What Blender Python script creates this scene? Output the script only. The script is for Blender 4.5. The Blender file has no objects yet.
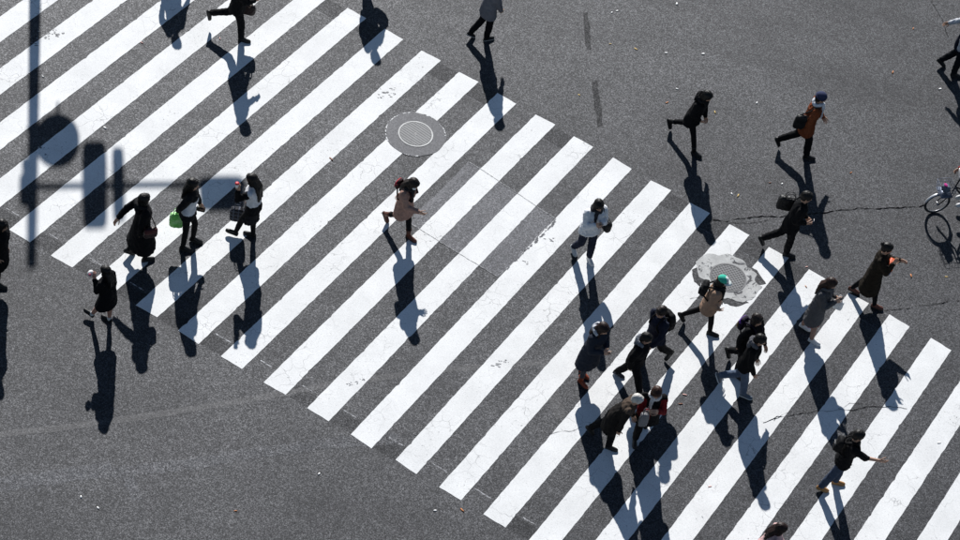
import bpy, bmesh, math, random
import numpy as np
from mathutils import Vector, Matrix

# ------------------------------------------------------------------ camera, sky, sun, exposure
SC = bpy.context.scene
COL = SC.collection
FPX, PITCH, ROLL, CAMH, CAMY = 2731.7427, .8425, .2198, 37.7766, -33.691   # from the vanishing geometry of the crossing
_cp, _sp, _cr, _sr = math.cos(PITCH), math.sin(PITCH), math.cos(ROLL), math.sin(ROLL)
R0, UP0, FWD = np.array([1., 0, 0]), np.array([0, _sp, _cp]), np.array([0, _cp, -_sp])
CR, CU = _cr*R0 + _sr*UP0, -_sr*R0 + _cr*UP0
CPOS = np.array([0, CAMY, CAMH])
cd = bpy.data.cameras.new('camera'); cam = bpy.data.objects.new('camera', cd); COL.objects.link(cam)
cd.sensor_width = 36; cd.lens = FPX/960*36; cd.clip_start = .5; cd.clip_end = 3000
cam.matrix_world = Matrix(((CR[0], CU[0], -FWD[0], CPOS[0]), (CR[1], CU[1], -FWD[1], CPOS[1]),
                           (CR[2], CU[2], -FWD[2], CPOS[2]), (0, 0, 0, 1)))
SC.camera = cam

SUN_AZ, SUN_EL = .262, math.radians(32)       # shadows fall towards (sin az, -cos az)
world = bpy.data.worlds.new('World'); SC.world = world; world.use_nodes = True
wn = world.node_tree.nodes; wl = world.node_tree.links
sky = wn.new('ShaderNodeTexSky'); sky.sky_type = 'NISHITA'; sky.sun_disc = False
sky.sun_elevation = SUN_EL; sky.sun_rotation = -SUN_AZ
sky.air_density = 1.0; sky.dust_density = .05; sky.ozone_density = 1.5
wn['Background'].inputs['Strength'].default_value = .054
wl.new(sky.outputs[0], wn['Background'].inputs['Color'])
sl = bpy.data.lights.new('sun', 'SUN'); sl.energy = 5.0; sl.angle = math.radians(.53); sl.color = (1, .985, .96)
sun = bpy.data.objects.new('sun', sl); COL.objects.link(sun)
SHD = Vector((math.sin(SUN_AZ)*math.cos(SUN_EL), -math.cos(SUN_AZ)*math.cos(SUN_EL), -math.sin(SUN_EL)))
sun.rotation_euler = SHD.to_track_quat('-Z', 'Y').to_euler(); sun.location = (-8, 30, 30)
vs = SC.view_settings; vs.view_transform = 'Standard'; vs.look = 'None'; vs.gamma = 1; vs.use_curve_mapping = False
vs.exposure = .42

# ------------------------------------------------------------------ helpers
def ray(u, v):
    a, b = u-480, v-270
    d = CR*a - CU*b + FWD*FPX
    return d/np.linalg.norm(d)
def gnd(u, v, z=0.):
    d = ray(u, v); return CPOS + d*((z-CAMH)/d[2])
rng = np.random.default_rng(7)

def mesh_obj(name, verts, faces, mats, parent=None, loc=None, smooth=True, mi=None):
    me = bpy.data.meshes.new(name)
    v = np.asarray(verts, float)
    if loc is not None: v = v - np.asarray(loc)
    me.from_pydata(v.tolist(), [], [tuple(int(i) for i in f) for f in faces])
    if not isinstance(mats, (list, tuple)): mats = [mats]
    for m in mats: me.materials.append(m)
    if mi is not None: me.polygons.foreach_set('material_index', np.asarray(mi, 'i'))
    me.polygons.foreach_set('use_smooth', np.full(len(me.polygons), smooth))
    me.update()
    o = bpy.data.objects.new(name, me); COL.objects.link(o)
    if parent is not None: o.parent = parent
    elif loc is not None: o.location = loc
    return o
def thing(name, label, cat, loc=(0, 0, 0), group=None):
    o = bpy.data.objects.new(name, None); COL.objects.link(o); o.location = loc
    o.empty_display_size = .2
    tag(o, label, cat, group); return o
def tag(o, label, cat, group=None):
    o['label'] = label; o['category'] = cat
    if group: o['group'] = group
    return o

class G:
    """collects closed shapes"""
    def __init__(s): s.v = []; s.f = []; s.n = 0
    def add(s, v, f):
        s.v.append(np.asarray(v, float)); s.f += [tuple(i+s.n for i in q) for q in f]; s.n += len(v); return s
    def arr(s): return np.concatenate(s.v), s.f
    def build(s, name, mat, parent=None, loc=None, smooth=True):
        v, f = s.arr(); return mesh_obj(name, v, f, mat, parent, loc, smooth)
def unit(v):
    v = np.asarray(v, float); return v/(np.linalg.norm(v)+1e-12)
def frame(d, hint=(0, 0, 1)):
    d = unit(d); h = np.asarray(hint, float)
    if abs(d@unit(h)) > .97: h = np.array([1., .3, 0])
    a = unit(np.cross(h, d)); return a, np.cross(d, a)
def loft(rings, cap=True):
    n = len(rings[0]); v = np.concatenate(rings); f = []
    for r in range(len(rings)-1):
        for i in range(n):
            j = (i+1) % n; f.append((r*n+i, r*n+j, (r+1)*n+j, (r+1)*n+i))
    if cap:
        f.append(tuple(range(n-1, -1, -1))); f.append(tuple((len(rings)-1)*n+i for i in range(n)))
    return v, f
def ring(c, a, b, ra, rb, n=12, p=1.):
    t = np.linspace(0, 2*np.pi, n, endpoint=False); co, si = np.cos(t), np.sin(t)
    if p != 1.: co, si = np.sign(co)*abs(co)**p, np.sign(si)*abs(si)**p
    return np.asarray(c) + np.outer(co*ra, a) + np.outer(si*rb, b)
def capsule(p0, p1, r0, r1, n=12):
    p0, p1 = np.asarray(p0, float), np.asarray(p1, float); d = unit(p1-p0); a, b = frame(d); R = []
    for t in (85, 55, 25): t = math.radians(t); R.append(ring(p0-d*r0*math.sin(t), a, b, r0*math.cos(t), r0*math.cos(t), n))
    R.append(ring(p0, a, b, r0, r0, n)); R.append(ring(p1, a, b, r1, r1, n))
    for t in (25, 55, 85): t = math.radians(t); R.append(ring(p1+d*r1*math.sin(t), a, b, r1*math.cos(t), r1*math.cos(t), n))
    return loft(R)
def tube(pts, r, n=8):
    pts = [np.asarray(p, float) for p in pts]; R = []
    rs = r if isinstance(r, (list, tuple)) else [r]*len(pts); a = None
    for i, p in enumerate(pts):
        d = unit(pts[min(i+1, len(pts)-1)]-pts[max(i-1, 0)])
        if a is None: a, b = frame(d)
        else: a = unit(a-d*(a@d)); b = np.cross(d, a)
        R.append(ring(p, a, b, rs[i], rs[i], n))
    return loft(R)
def ellipsoid(c, ax, nu=16, nv=10, p=1.):
    ax = np.asarray(ax, float); c = np.asarray(c, float); R = []
    for k in range(nv+1):
        t = -math.pi/2 + math.pi*(k+.02*(k == 0)-.02*(k == nv))/nv
        ct, st = math.cos(t), math.sin(t)
        if p != 1.: ct, st = abs(ct)**p, math.copysign(abs(st)**p, st)
        R.append(ring(c+ax[2]*st, ax[0], ax[1], ct, ct, nu, p))
    return loft(R)
def box(c, ax):
    c = np.asarray(c, float); ax = np.asarray(ax, float); v = []
    for k in (-1, 1):
        for i, j in ((-1, -1), (1, -1), (1, 1), (-1, 1)): v.append(c+ax[0]*i+ax[1]*j+ax[2]*k)
    return v, [(3, 2, 1, 0), (4, 5, 6, 7), (0, 1, 5, 4), (1, 2, 6, 5), (2, 3, 7, 6), (3, 0, 4, 7)]
def wrinkle(v, amp, seed, wl=(.05, .16)):
    r = np.random.default_rng(seed); d = np.zeros(len(v))
    for i in range(7):
        k = unit(r.normal(size=3)*np.array([1, 1, .7]))*2*np.pi/r.uniform(*wl)
        k2 = unit(r.normal(size=3))*2*np.pi/r.uniform(.12, .3)
        d += np.sin(v@k + r.uniform(0, 6.3) + 1.8*np.sin(v@k2 + r.uniform(0, 6.3)))*r.uniform(.5, 1)
    return d*amp/2.5
def remesh(g, voxel, smooth=4, amp=0., seed=0, wl=(.05, .16), strand=None):
    v, f = g.arr(); c0 = v.mean(0)
    me = bpy.data.meshes.new('tmp'); me.from_pydata((v-c0).tolist(), [], f); me.update()
    o = bpy.data.objects.new('tmp', me); COL.objects.link(o)
    m = o.modifiers.new('r', 'REMESH'); m.mode = 'VOXEL'; m.voxel_size = voxel; m.adaptivity = 0
    if smooth:
        m = o.modifiers.new('s', 'SMOOTH'); m.factor = .5; m.iterations = smooth
    dg = bpy.context.evaluated_depsgraph_get(); e = o.evaluated_get(dg); em = e.to_mesh()
    nv, nf = len(em.vertices), len(em.polygons)
    V = np.zeros(nv*3, 'f'); em.vertices.foreach_get('co', V); V = V.reshape(-1, 3).astype(float)
    N = np.zeros(nv*3, 'f'); em.vertices.foreach_get('normal', N); N = N.reshape(-1, 3)
    F = np.array([p.vertices[:] for p in em.polygons])
    e.to_mesh_clear(); bpy.data.objects.remove(o); bpy.data.meshes.remove(me)
    if amp: V = V + N*wrinkle(V, amp, seed, wl)[:, None]
    V = V + c0
    if strand is not None:
        c, R, F_, U, am = strand; q = V-c; th = np.arctan2(q@R, q@F_); h = q@U
        r = np.random.default_rng(seed+5)
        d = np.sin(th*31+4*np.sin(h*30+r.uniform(0, 6)))+.8*np.sin(th*17+h*25+2)+.6*np.sin(th*57+h*14)
        V = V + N*(d*am)[:, None]
    return V, F

# ------------------------------------------------------------------ materials
def new_mat(name):
    m = bpy.data.materials.new(name); m.use_nodes = True; nt = m.node_tree
    return m, nt.nodes, nt.links, nt.nodes['Principled BSDF']
def mth(n, l, op, a, b=None, c=None):
    q = n.new('ShaderNodeMath'); q.operation = op
    for i, x in enumerate((a, b, c)):
        if x is None: continue
        if isinstance(x, (int, float)): q.inputs[i].default_value = x
        else: l.new(x, q.inputs[i])
    return q.outputs[0]
def noise(n, l, co, scale, detail=2., rough=.5, dist=0.):
    q = n.new('ShaderNodeTexNoise'); q.inputs['Scale'].default_value = scale; q.inputs['Detail'].default_value = detail
    q.inputs['Roughness'].default_value = rough; q.inputs['Distortion'].default_value = dist; l.new(co, q.inputs['Vector']); return q.outputs['Fac']
def voro(n, l, co, scale, feat='F1', out='Distance'):
    q = n.new('ShaderNodeTexVoronoi'); q.feature = feat; q.inputs['Scale'].default_value = scale; l.new(co, q.inputs['Vector']); return q.outputs[out]
def ramp(n, l, x, a, b, lo=0., hi=1.):
    q = n.new('ShaderNodeMapRange'); q.clamp = True
    for i, y in zip(('From Min', 'From Max', 'To Min', 'To Max'), (a, b, lo, hi)): q.inputs[i].default_value = y
    l.new(x, q.inputs['Value']); return q.outputs[0]
def mixc(n, l, f, a, b, mode='MIX'):
    q = n.new('ShaderNodeMix'); q.data_type = 'RGBA'; q.blend_type = mode
    for s, x in ((q.inputs['Factor'], f), (q.inputs['A'], a), (q.inputs['B'], b)):
        if isinstance(x, (int, float)): s.default_value = x
        elif isinstance(x, tuple): s.default_value = x if len(x) == 4 else x+(1,)
        else: l.new(x, s)
    return q.outputs['Result']
def wpos(n, l): return n.new('ShaderNodeNewGeometry').outputs['Position']

def asphalt_color(n, l, co, lo, hi, tint=(1.0, 1.0, 1.10), spk=1.):
    # coloured aggregate in dark binder
    def cells(sc, k):
        s1 = n.new('ShaderNodeSeparateColor'); l.new(voro(n, l, co, sc, 'F1', 'Color'), s1.inputs[0]); return s1.outputs[k]
    a = mth(n, l, 'POWER', cells(60, 0), 2.2); b = mth(n, l, 'POWER', cells(36, 1), 3.6); c = mth(n, l, 'POWER', cells(105, 2), 2.0)
    g = mth(n, l, 'ADD', mth(n, l, 'ADD', mth(n, l, 'MULTIPLY', a, .56), mth(n, l, 'MULTIPLY', b, .14)), mth(n, l, 'MULTIPLY', c, .3))
    m0 = noise(n, l, co, .16, 3, .55); m = noise(n, l, co, .7, 4, .6); m2 = noise(n, l, co, 5.5, 3, .65)
    def lane(ang, sx, sy):                       # tone drawn out along the wheel tracks
        mp = n.new('ShaderNodeMapping'); mp.inputs['Rotation'].default_value = (0, 0, ang); mp.inputs['Scale'].default_value = (sx, sy, 1); l.new(co, mp.inputs['Vector']); return noise(n, l, mp.outputs[0], 1., 4, .62)
    st = mth(n, l, 'ADD', ramp(n, l, lane(-.12, .05, .9), .3, .7), ramp(n, l, lane(1.45, .06, .8), .3, .7))
    k = mth(n, l, 'ADD', mth(n, l, 'ADD', mth(n, l, 'MULTIPLY', ramp(n, l, m0, .32, .68), .22), mth(n, l, 'MULTIPLY', ramp(n, l, m, .3, .7), .2)), mth(n, l, 'MULTIPLY', ramp(n, l, m2, .3, .7), .2))
    k = mth(n, l, 'ADD', k, mth(n, l, 'MULTIPLY', st, .19))
    mean = ramp(n, l, k, 0, 1, lo, hi)
    val = mth(n, l, 'MULTIPLY', mean, ramp(n, l, g, 0, .8, 1.1-.95*spk, 1.1+2.9*spk))
    q = n.new('ShaderNodeCombineColor')
    for i in range(3): l.new(mth(n, l, 'MULTIPLY', val, tint[i]), q.inputs[i])
    return q.outputs[0], mth(n, l, 'MULTIPLY', g, ramp(n, l, k, .25, .75, .52, 1.42))
def mat_asphalt(name, lo, hi, rough=.6, bump=.6, tint=(1.0, 1.0, 1.10), spk=1., sm=1.):
    m, n, l, b = new_mat(name); co = wpos(n, l); c, g = asphalt_color(n, l, co, lo, hi, tint, spk)
    l.new(c, b.inputs['Base Color']); l.new(ramp(n, l, g, 0, .8, rough+.06*spk, rough-.06*spk), b.inputs['Roughness'])
    l.new(ramp(n, l, g, .05, .75, max(0, .41-.20*spk)*sm, (.41+.46*spk)*sm), b.inputs['Specular IOR Level'])     # polished stones in dull binder
    b.inputs['Specular Tint'].default_value = (.93, .945, 1.0, 1)
    bp = n.new('ShaderNodeBump'); bp.inputs['Strength'].default_value = bump; bp.inputs['Distance'].default_value = .010
    l.new(g, bp.inputs['Height']); l.new(bp.outputs[0], b.inputs['Normal']); return m
M_ROAD = mat_asphalt('asphalt', .0075, .017, .6, .38, spk=.82)
M_PATCH = mat_asphalt('asphalt_patch', .040, .056, .6, .3, spk=.6)
M_SEAM = mat_asphalt('asphalt_seam', .022, .030, .6, .2, (1.03, 1.0, 1.02), .5)
M_GAP = mat_asphalt('asphalt_dark', .007, .013, .64, .35, spk=.8, sm=.8)
M_COLLAR = mat_asphalt('asphalt_collar', .042, .048, .6, .1, spk=.25)
def mat_paint():
    m, n, l, b = new_mat('road_paint'); co = wpos(n, l)
    ac, g = asphalt_color(n, l, co, .028, .05)
    dirt = noise(n, l, co, 1.3, 5, .65); fine = noise(n, l, co, 38, 3, .7)
    v = ramp(n, l, dirt, .3, .75, .78, .64); q = n.new('ShaderNodeCombineColor')
    v = mth(n, l, 'MULTIPLY', v, ramp(n, l, fine, .25, .75, .84, 1.06))
    for i, t in enumerate((1, 1, .99)): l.new(mth(n, l, 'MULTIPLY', v, t), q.inputs[i])
    # cracks and chipped spots
    w = n.new('ShaderNodeVectorMath'); w.operation = 'ADD'; nz = n.new('ShaderNodeTexNoise'); nz.inputs['Scale'].default_value = 5
    l.new(co, nz.inputs['Vector']); sc = n.new('ShaderNodeVectorMath'); sc.operation = 'SCALE'; sc.inputs['Scale'].default_value = .25
    l.new(nz.outputs['Color'], sc.inputs[0]); l.new(co, w.inputs[0]); l.new(sc.outputs[0], w.inputs[1])
    e = voro(n, l, w.outputs[0], 3.2, 'DISTANCE_TO_EDGE')
    crack = mth(n, l, 'MULTIPLY', ramp(n, l, e, .004, .02, 1, 0), ramp(n, l, noise(n, l, co, .9, 3), .48, .62))
    crack = mth(n, l, 'MULTIPLY', crack, .5)
    chip = mth(n, l, 'MULTIPLY', ramp(n, l, noise(n, l, co, 17, 4, .7), .61, .68), ramp(n, l, noise(n, l, co, .75, 2), .46, .66))
    speck = mth(n, l, 'MULTIPLY', ramp(n, l, noise(n, l, co, 60, 2, .6), .63, .72), .5)
    wear = mth(n, l, 'MAXIMUM', mth(n, l, 'MAXIMUM', crack, mth(n, l, 'MULTIPLY', chip, .8)), speck)
    l.new(mixc(n, l, wear, q.outputs[0], ac), b.inputs['Base Color']); b.inputs['Roughness'].default_value = .7
    bp = n.new('ShaderNodeBump'); bp.inputs['Strength'].default_value = .25; bp.inputs['Distance'].default_value = .003
    l.new(mth(n, l, 'SUBTRACT', fine, wear), bp.inputs['Height']); l.new(bp.outputs[0], b.inputs['Normal']); return m
M_PAINT = mat_paint()
def mat_worn(name, col, lo, hi, scale=14, under=(.016, .030)):
    """thin worn paint or stain: broken cover over asphalt"""
    m = mat_asphalt(name, under[0], under[1], .6, .42); n, l = m.node_tree.nodes, m.node_tree.links; b = n['Principled BSDF']
    f = ramp(n, l, noise(n, l, wpos(n, l), scale, 4, .7), lo, hi); ac = b.inputs['Base Color'].links[0].from_socket
    l.new(mixc(n, l, f, ac, col), b.inputs['Base Color']); return m
M_OLD = mat_worn('old_paint', (.42, .42, .43), .42, .62)
M_ARC = mat_worn('arc_paint', (.7, .7, .69), .47, .53, 16, (.035, .045))
M_SKID = mat_asphalt('tyre_mark', .004, .008, .66, .4, spk=.8, sm=.62)
def mat_concrete():
    m, n, l, b = new_mat('mortar_collar'); co = wpos(n, l)
    ac, g = asphalt_color(n, l, co, .025, .045)
    f = ramp(n, l, noise(n, l, co, 5.5, 5, .66, 1.), .39, .45)
    v = noise(n, l, co, 30, 4, .7); c = mixc(n, l, ramp(n, l, v, .3, .7), (.38, .38, .37), (.54, .54, .53))
    c = mixc(n, l, ramp(n, l, noise(n, l, co, 3, 3), .35, .65, 0, .5), c, (.22, .22, .22))
    l.new(mixc(n, l, f, ac, c), b.inputs['Base Color']); b.inputs['Roughness'].default_value = .8
    bp = n.new('ShaderNodeBump'); bp.inputs['Strength'].default_value = .5; bp.inputs['Distance'].default_value = .008
    l.new(f, bp.inputs['Height']); l.new(bp.outputs[0], b.inputs['Normal']); return m
M_MORTAR = mat_concrete()
_mc = {}
def plain(col, rough=.6, metal=0., var=.18, scale=40., bump=.0, name='surface', spec=.5):
    key = (tuple(col), rough, metal, var, scale, bump, name, spec)
    if key in _mc: return _mc[key]
    m, n, l, b = new_mat(name); co = n.new('ShaderNodeTexCoord').outputs['Object']
    f = noise(n, l, co, scale, 4, .65); f2 = noise(n, l, co, scale*.17, 3, .6)
    k = mth(n, l, 'ADD', mth(n, l, 'MULTIPLY', f, .5), mth(n, l, 'MULTIPLY', f2, .5))
    lo = tuple(c*(1-var) for c in col); hi = tuple(min(1, c*(1+var)) for c in col)
    l.new(mixc(n, l, ramp(n, l, k, .35, .65), lo, hi), b.inputs['Base Color'])
    b.inputs['Roughness'].default_value = rough; b.inputs['Metallic'].default_value = metal; b.inputs['Specular IOR Level'].default_value = spec
    if bump:
        bp = n.new('ShaderNodeBump'); bp.inputs['Strength'].default_value = bump; bp.inputs['Distance'].default_value = .004
        l.new(f, bp.inputs['Height']); l.new(bp.outputs[0], b.inputs['Normal'])
    _mc[key] = m; return m
def cloth(col, rough=.88): return plain(col, rough, 0, .2, 60, .35, 'fabric', .12)
def leather(col): return plain(col, .5, 0, .15, 35, .15, 'leather', .3)
SKIN = plain((.44, .26, .18), .5, 0, .08, 30, .05, 'skin'); SKIN2 = plain((.42, .22, .16), .5, 0, .08, 30, .05, 'skin_flushed')
LIP = plain((.36, .12, .10), .5, name='lips'); EYE = plain((.02, .015, .012), .3, name='eyes')
METAL = plain((.35, .35, .36), .4, .9, .1, 30, 0, 'metal'); DARKMETAL = plain((.03, .03, .033), .45, .3, .15, 30, 0, 'dark_metal')
IRON = plain((.055, .056, .06), .6, .2, .3, 25, .2, 'cast_iron'); RUBBER = plain((.015, .015, .016), .7, name='rubber')
IRON_HI = plain((.10, .10, .105), .55, .3, .2, 25, .1, 'worn_iron')

# ------------------------------------------------------------------ the road and what is painted, patched and cracked on it
road = mesh_obj('road', [(-260, -260, 0), (260, -260, 0), (260, 260, 0), (-260, 260, 0)], [(0, 1, 2, 3)], M_ROAD, smooth=False)
road['kind'] = 'structure'
HP = [2993.73, .677008, .358706, -.263787, -7.17588, 39.6819, 34.9864, 10.6652, .446722]   # pattern of the stripes -> pixel
def cross_px(i, t):
    f, pit, roll, yaw, cx, cy, h, L, W = HP
    d = np.interp(i/.9, [-7, -5, -3, -1, 0, 14, 16, 17, 19], [-.17, -.115, -.065, -.02, 0, 0, .05, .09, .15])*.9
    X, Y = i+d, t*L
    c, s = math.cos(yaw), math.sin(yaw); gx = c*X-s*Y+cx; gy = s*X+c*Y+cy; gz = -h
    cp, sp = math.cos(pit), math.sin(pit); D = gy*cp-gz*sp; u = f*gx/D; v = -f*(gy*sp+gz*cp)/D
    cr, sr = math.cos(roll), math.sin(roll); return 480+cr*u-sr*v, 270+sr*u+cr*v
def cross_pt(i, t, z=0.): return gnd(*cross_px(i, t), 0)*np.array([1, 1, 0]) + np.array([0, 0, z])

def sheet(name, pts, z, mat, parent=road, thick=0.):
    """flat polygon a few millimetres proud of the road, with its edge"""
    n = len(pts); v = [(p[0], p[1], z) for p in pts] + [(p[0], p[1], max(0., z-.0035)) for p in pts]
    f = [tuple(range(n))] + [(i, n+i, n+(i+1) % n, (i+1) % n) for i in range(n)]
    return mesh_obj(name, v, f, mat, parent, smooth=False)
def wobble(a, b, n, amp, seed, notch=0.):
    r = np.random.default_rng(seed); a, b = np.asarray(a)[:2], np.asarray(b)[:2]; d = unit(b-a); p = np.array([-d[1], d[0]])
    w = r.normal(size=n+1)*amp; w = (w+np.roll(w, 1)+.4*r.normal(size=n+1)*amp)/1.6; w[0] *= .4; w[-1] *= .4
    if notch: w += np.where(r.random(n+1) < notch, r.uniform(.005, .018, n+1), 0)*(np.arange(n+1) > 1)*(np.arange(n+1) < n-1)
    return [a+(b-a)*k/n + p*w[k] for k in range(n+1)]
for i in range(-9, 21):
    W = HP[8]; a, b, c, d = cross_pt(i*.9, 0), cross_pt(i*.9+W, 0), cross_pt(i*.9+W, 1), cross_pt(i*.9, 1)
    r = np.random.default_rng(100+i); e = unit(d-a)
    a, b, c, d = a+e*r.normal()*.012, b+e*r.normal()*.012, c+e*r.normal()*.012, d+e*r.normal()*.012
    s = 40+i*4
    pts = wobble(a, b, 7, .003, s)[:-1]+wobble(b, c, 150, .003, s+1, .022)[:-1]+wobble(c, d, 7, .003, s+2)[:-1]+wobble(d, a, 150, .003, s+3, .022)[:-1]
    sheet('crosswalk_stripe', pts, .004, M_PAINT)
    # remains of a thin older line across the gap, inside either end
    W1 = .9
    for ta, tb in ((.002, .036), (.948, .995)):
        if np.random.default_rng(1000+i*7+int(ta*100)).random() < .8:
            q4 = [cross_pt(i*.9+W-.01, ta), cross_pt(i*.9+W1+.01, ta), cross_pt(i*.9+W1+.01, tb), cross_pt(i*.9+W-.01, tb)]
            sheet('dark_gap_patch', wobble(q4[0], q4[1], 6, .006, 2000+i)[:-1]+[q4[1]]+wobble(q4[2], q4[3], 6, .006, 2100+i), .0007, M_GAP)
    for t, wd, mm in ((.040, .010, M_OLD), (.945, .006, M_PATCH)):
        p, q = cross_pt(i*.9+W+.03, t), cross_pt(i*.9+W1-.03, t+.0); e2 = unit(cross_pt(i*.9+W, t+.02)-cross_pt(i*.9+W, t))
        r2 = np.random.default_rng(300+i)
        if r2.random() < .75:
            k0, k1 = r2.uniform(0, .25), r2.uniform(.7, 1); p, q = p+(q-p)*k0, p+(q-p)*k1
            A = wobble(p, q, 10, .004, 500+i); B = wobble(q+e2*wd*2.4, p+e2*wd*2.4, 10, .004, 700+i)
            sheet('old_line_remnant', A+B, .0014, mm)
def poly_px(name, px, z, mat, jit=.006, seg=.12, seed=1):
    P = [gnd(*p) for p in px]; out = []
    for k in range(len(P)):
        a, b = P[k], P[(k+1) % len(P)]; n = max(1, int(np.linalg.norm(b-a)/seg)); out += wobble(a, b, n, jit, seed*31+k)[:-1]
    return sheet(name, out, z, mat)
def band_px(name, px, wd, z, mat, jit=.01, seed=1, taper=False):
    P = [gnd(*p)[:2] for p in px]; pts = []
    for k in range(len(P)-1):
        n = max(2, int(np.linalg.norm(P[k+1]-P[k])/.05)); pts += [P[k]+(P[k+1]-P[k])*j/n for j in range(n)]
    pts.append(P[-1]); r = np.random.default_rng(seed); w = np.cumsum(r.normal(size=len(pts)))*jit; w -= np.linspace(w[0], w[-1], len(w))
    L, Rr = [], []
    for k, p in enumerate(pts):
        d = unit(pts[min(k+1, len(pts)-1)]-pts[max(k-1, 0)]); nn = np.array([-d[1], d[0]])
        ww = wd/2*(1+.5*r.normal() if jit > .008 else 1+.12*r.normal()); ww = max(ww, wd*.10)
        if taper: ww *= min(1, 3*k/len(pts), 3*(len(pts)-1-k)/len(pts))+.05
        c = p+nn*w[k]; L.append(c+nn*ww); Rr.append(c-nn*ww)
    n = len(L); v = [(*q, z) for q in L]+[(*q, z) for q in Rr]
    return mesh_obj(name, v, [(k, n+k, n+k+1, k+1) for k in range(n-1)], mat, road, smooth=False)
# the reinstated trench under the middle stripes, with its saw-cut edges
TR = [(469, 162), (556, 219), (498, 277), (411, 224)]
poly_px('trench_patch', TR, .0008, M_PATCH, .004, seed=3)
M_EDGE = mat_asphalt('patch_edge', .052, .06, .6, .1, spk=.4)
for k, (a, b) in enumerate(((TR[0], TR[1]), (TR[1], TR[2]), (TR[2], TR[3]), (TR[3], TR[0]))):
    band_px('saw_cut_edge', [a, b], .035, .0014+k*.0002, M_EDGE, .0015, 20+k)
band_px('saw_cut_edge', [(465, 170), (415, 218)], .10, .0024, M_EDGE, .0015, 28)
M_CUT = mat_worn('joint_through_paint', (.40, .40, .40), .40, .6, 20)
for k, (a, b) in enumerate(((TR[0], TR[1]), (TR[3], TR[2]), (TR[1], TR[2]))):
    band_px('joint_through_paint', [a, b], .014, .0056+k*.0003, M_CUT, .003, 45+k)
# sealed joints
band_px('sealed_joint', [(-20, 437), (60, 428), (150, 415), (238, 401), (330, 384), (420, 372), (545, 362), (585, 352)], .13, .0012, M_SEAM, .002, 31)
band_px('sealed_joint', [(545, 362), (556, 405), (562, 418)], .22, .0016, M_SEAM, .004, 33)
M_PALE = mat_worn('pale_wear', (.048, .050, .056), .38, .70, 7)
band_px('worn_band', [(-20, 487), (40, 480), (112, 469)], .30, .0006, M_PALE, .004, 34)
band_px('worn_band', [(112, 474), (200, 463), (320, 444), (400, 438)], .22, .0009, mat_worn('pale_wear2', (.034, .036, .041), .40, .72, 7), .004, 35)
band_px('worn_band', [(128, 477), (138, 500)], .2, .0018, M_PALE, .004, 36)
# cracks
M_CRACK = plain((.004, .004, .0045), .95, 0, .2, 60, 0, 'crack_shadow', 0.)
for k, (px, w) in enumerate((([(713, 220), (727, 221), (738, 219.5), (750, 219.5), (771, 218.5), (800, 218), (823, 215), (838, 213), (853, 210.7), (875, 209.5), (893, 208), (908, 208), (925, 205)], .020),
                 ([(726, 223), (740, 222), (752, 222), (768, 220)], .012),
                 ([(763, 423), (772, 418), (776, 415), (787, 412.7), (795, 411), (813, 409), (826, 410), (840, 408.7), (853, 409), (867, 406.7), (885, 409), (907, 409)], .013),
                 ([(774, 421), (781, 415), (790, 412)], .008), ([(838, 409), (850, 404), (862, 404)], .008),
                 ([(884, 311), (905, 307.5), (930, 304), (965, 299)], .012), ([(930, -6), (944, 22), (948, 38)], .009),
                 ([(545, 436), (553, 433), (562, 432), (572, 432), (582, 427)], .008), ([(690, 299), (700, 297.5), (712, 297)], .008))):
    band_px('crack', px, w*.68, .0075+k*.0003, M_CRACK, .0105, 60+k)
# tyre marks
poly_px('tyre_mark', [(583, 14), (588, 12), (590, 30), (591, 50), (586, 50), (584, 30)], .0008, M_SKID, .01, .06, 5)
poly_px('tyre_mark', [(592, 82), (597, 80), (600, 100), (603, 125), (598, 127), (594, 105)], .0008, M_SKID, .01, .06, 6)
# chips knocked out of the paint
M_CHIP = mat_worn('thinned_paint', (.26, .26, .265), .40, .62, 30)
for k, (u, v, s) in enumerate(((52, 34, .10), (47, 38, .06), (36, 45, .05), (54, 30, .05), (386, 93, .07), (381, 97, .05), (392, 89, .04), (395, 94, .035), (378, 88, .03),
                               (415, 437, .03), (350, 384, .04), (356, 383, .04), (364, 380, .035), (41, 149, .06), (497, 365, .06), (505, 361, .04), (551, 240, .05), (525, 262, .04))):
    c = gnd(u, v); r = np.random.default_rng(k); th = np.linspace(0, 2*np.pi, 9, endpoint=False)
    for q in range(7):
        cc = c[:2]+r.normal(size=2)*s*np.array([1.1, .6]); rr = s*.36*r.uniform(.4, 1.1)*(.5+.8*r.random(9))
        sheet('paint_chip', [(cc[0]+1.4*rr[j]*math.cos(th[j]+.5), cc[1]+.8*rr[j]*math.sin(th[j]+.5)) for j in range(9)], .0050+(k*7+q)*.00001, M_CHIP)
# ragged worn edge along the stripe beside the trench
for k in range(26):
    r = np.random.default_rng(50+k); t = r.random(); u, v = 505+(557-505)*t+r.normal()*.6, 270+(220-270)*t+r.normal()*.6; c = gnd(u, v); m = 11; th = np.linspace(0, 2*np.pi, m, endpoint=False)
    e = unit(gnd(557, 220)-gnd(505, 270)); f_ = np.array([-e[1], e[0], 0]); rr = .028*(.4+r.random(m))*r.uniform(.5, 1.3)
    sheet('paint_chip', [(c+e*1.9*rr[j]*math.cos(th[j])+f_*.9*rr[j]*math.sin(th[j]))[:2] for j in range(m)], .0052+k*.00005, M_PATCH)

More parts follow.
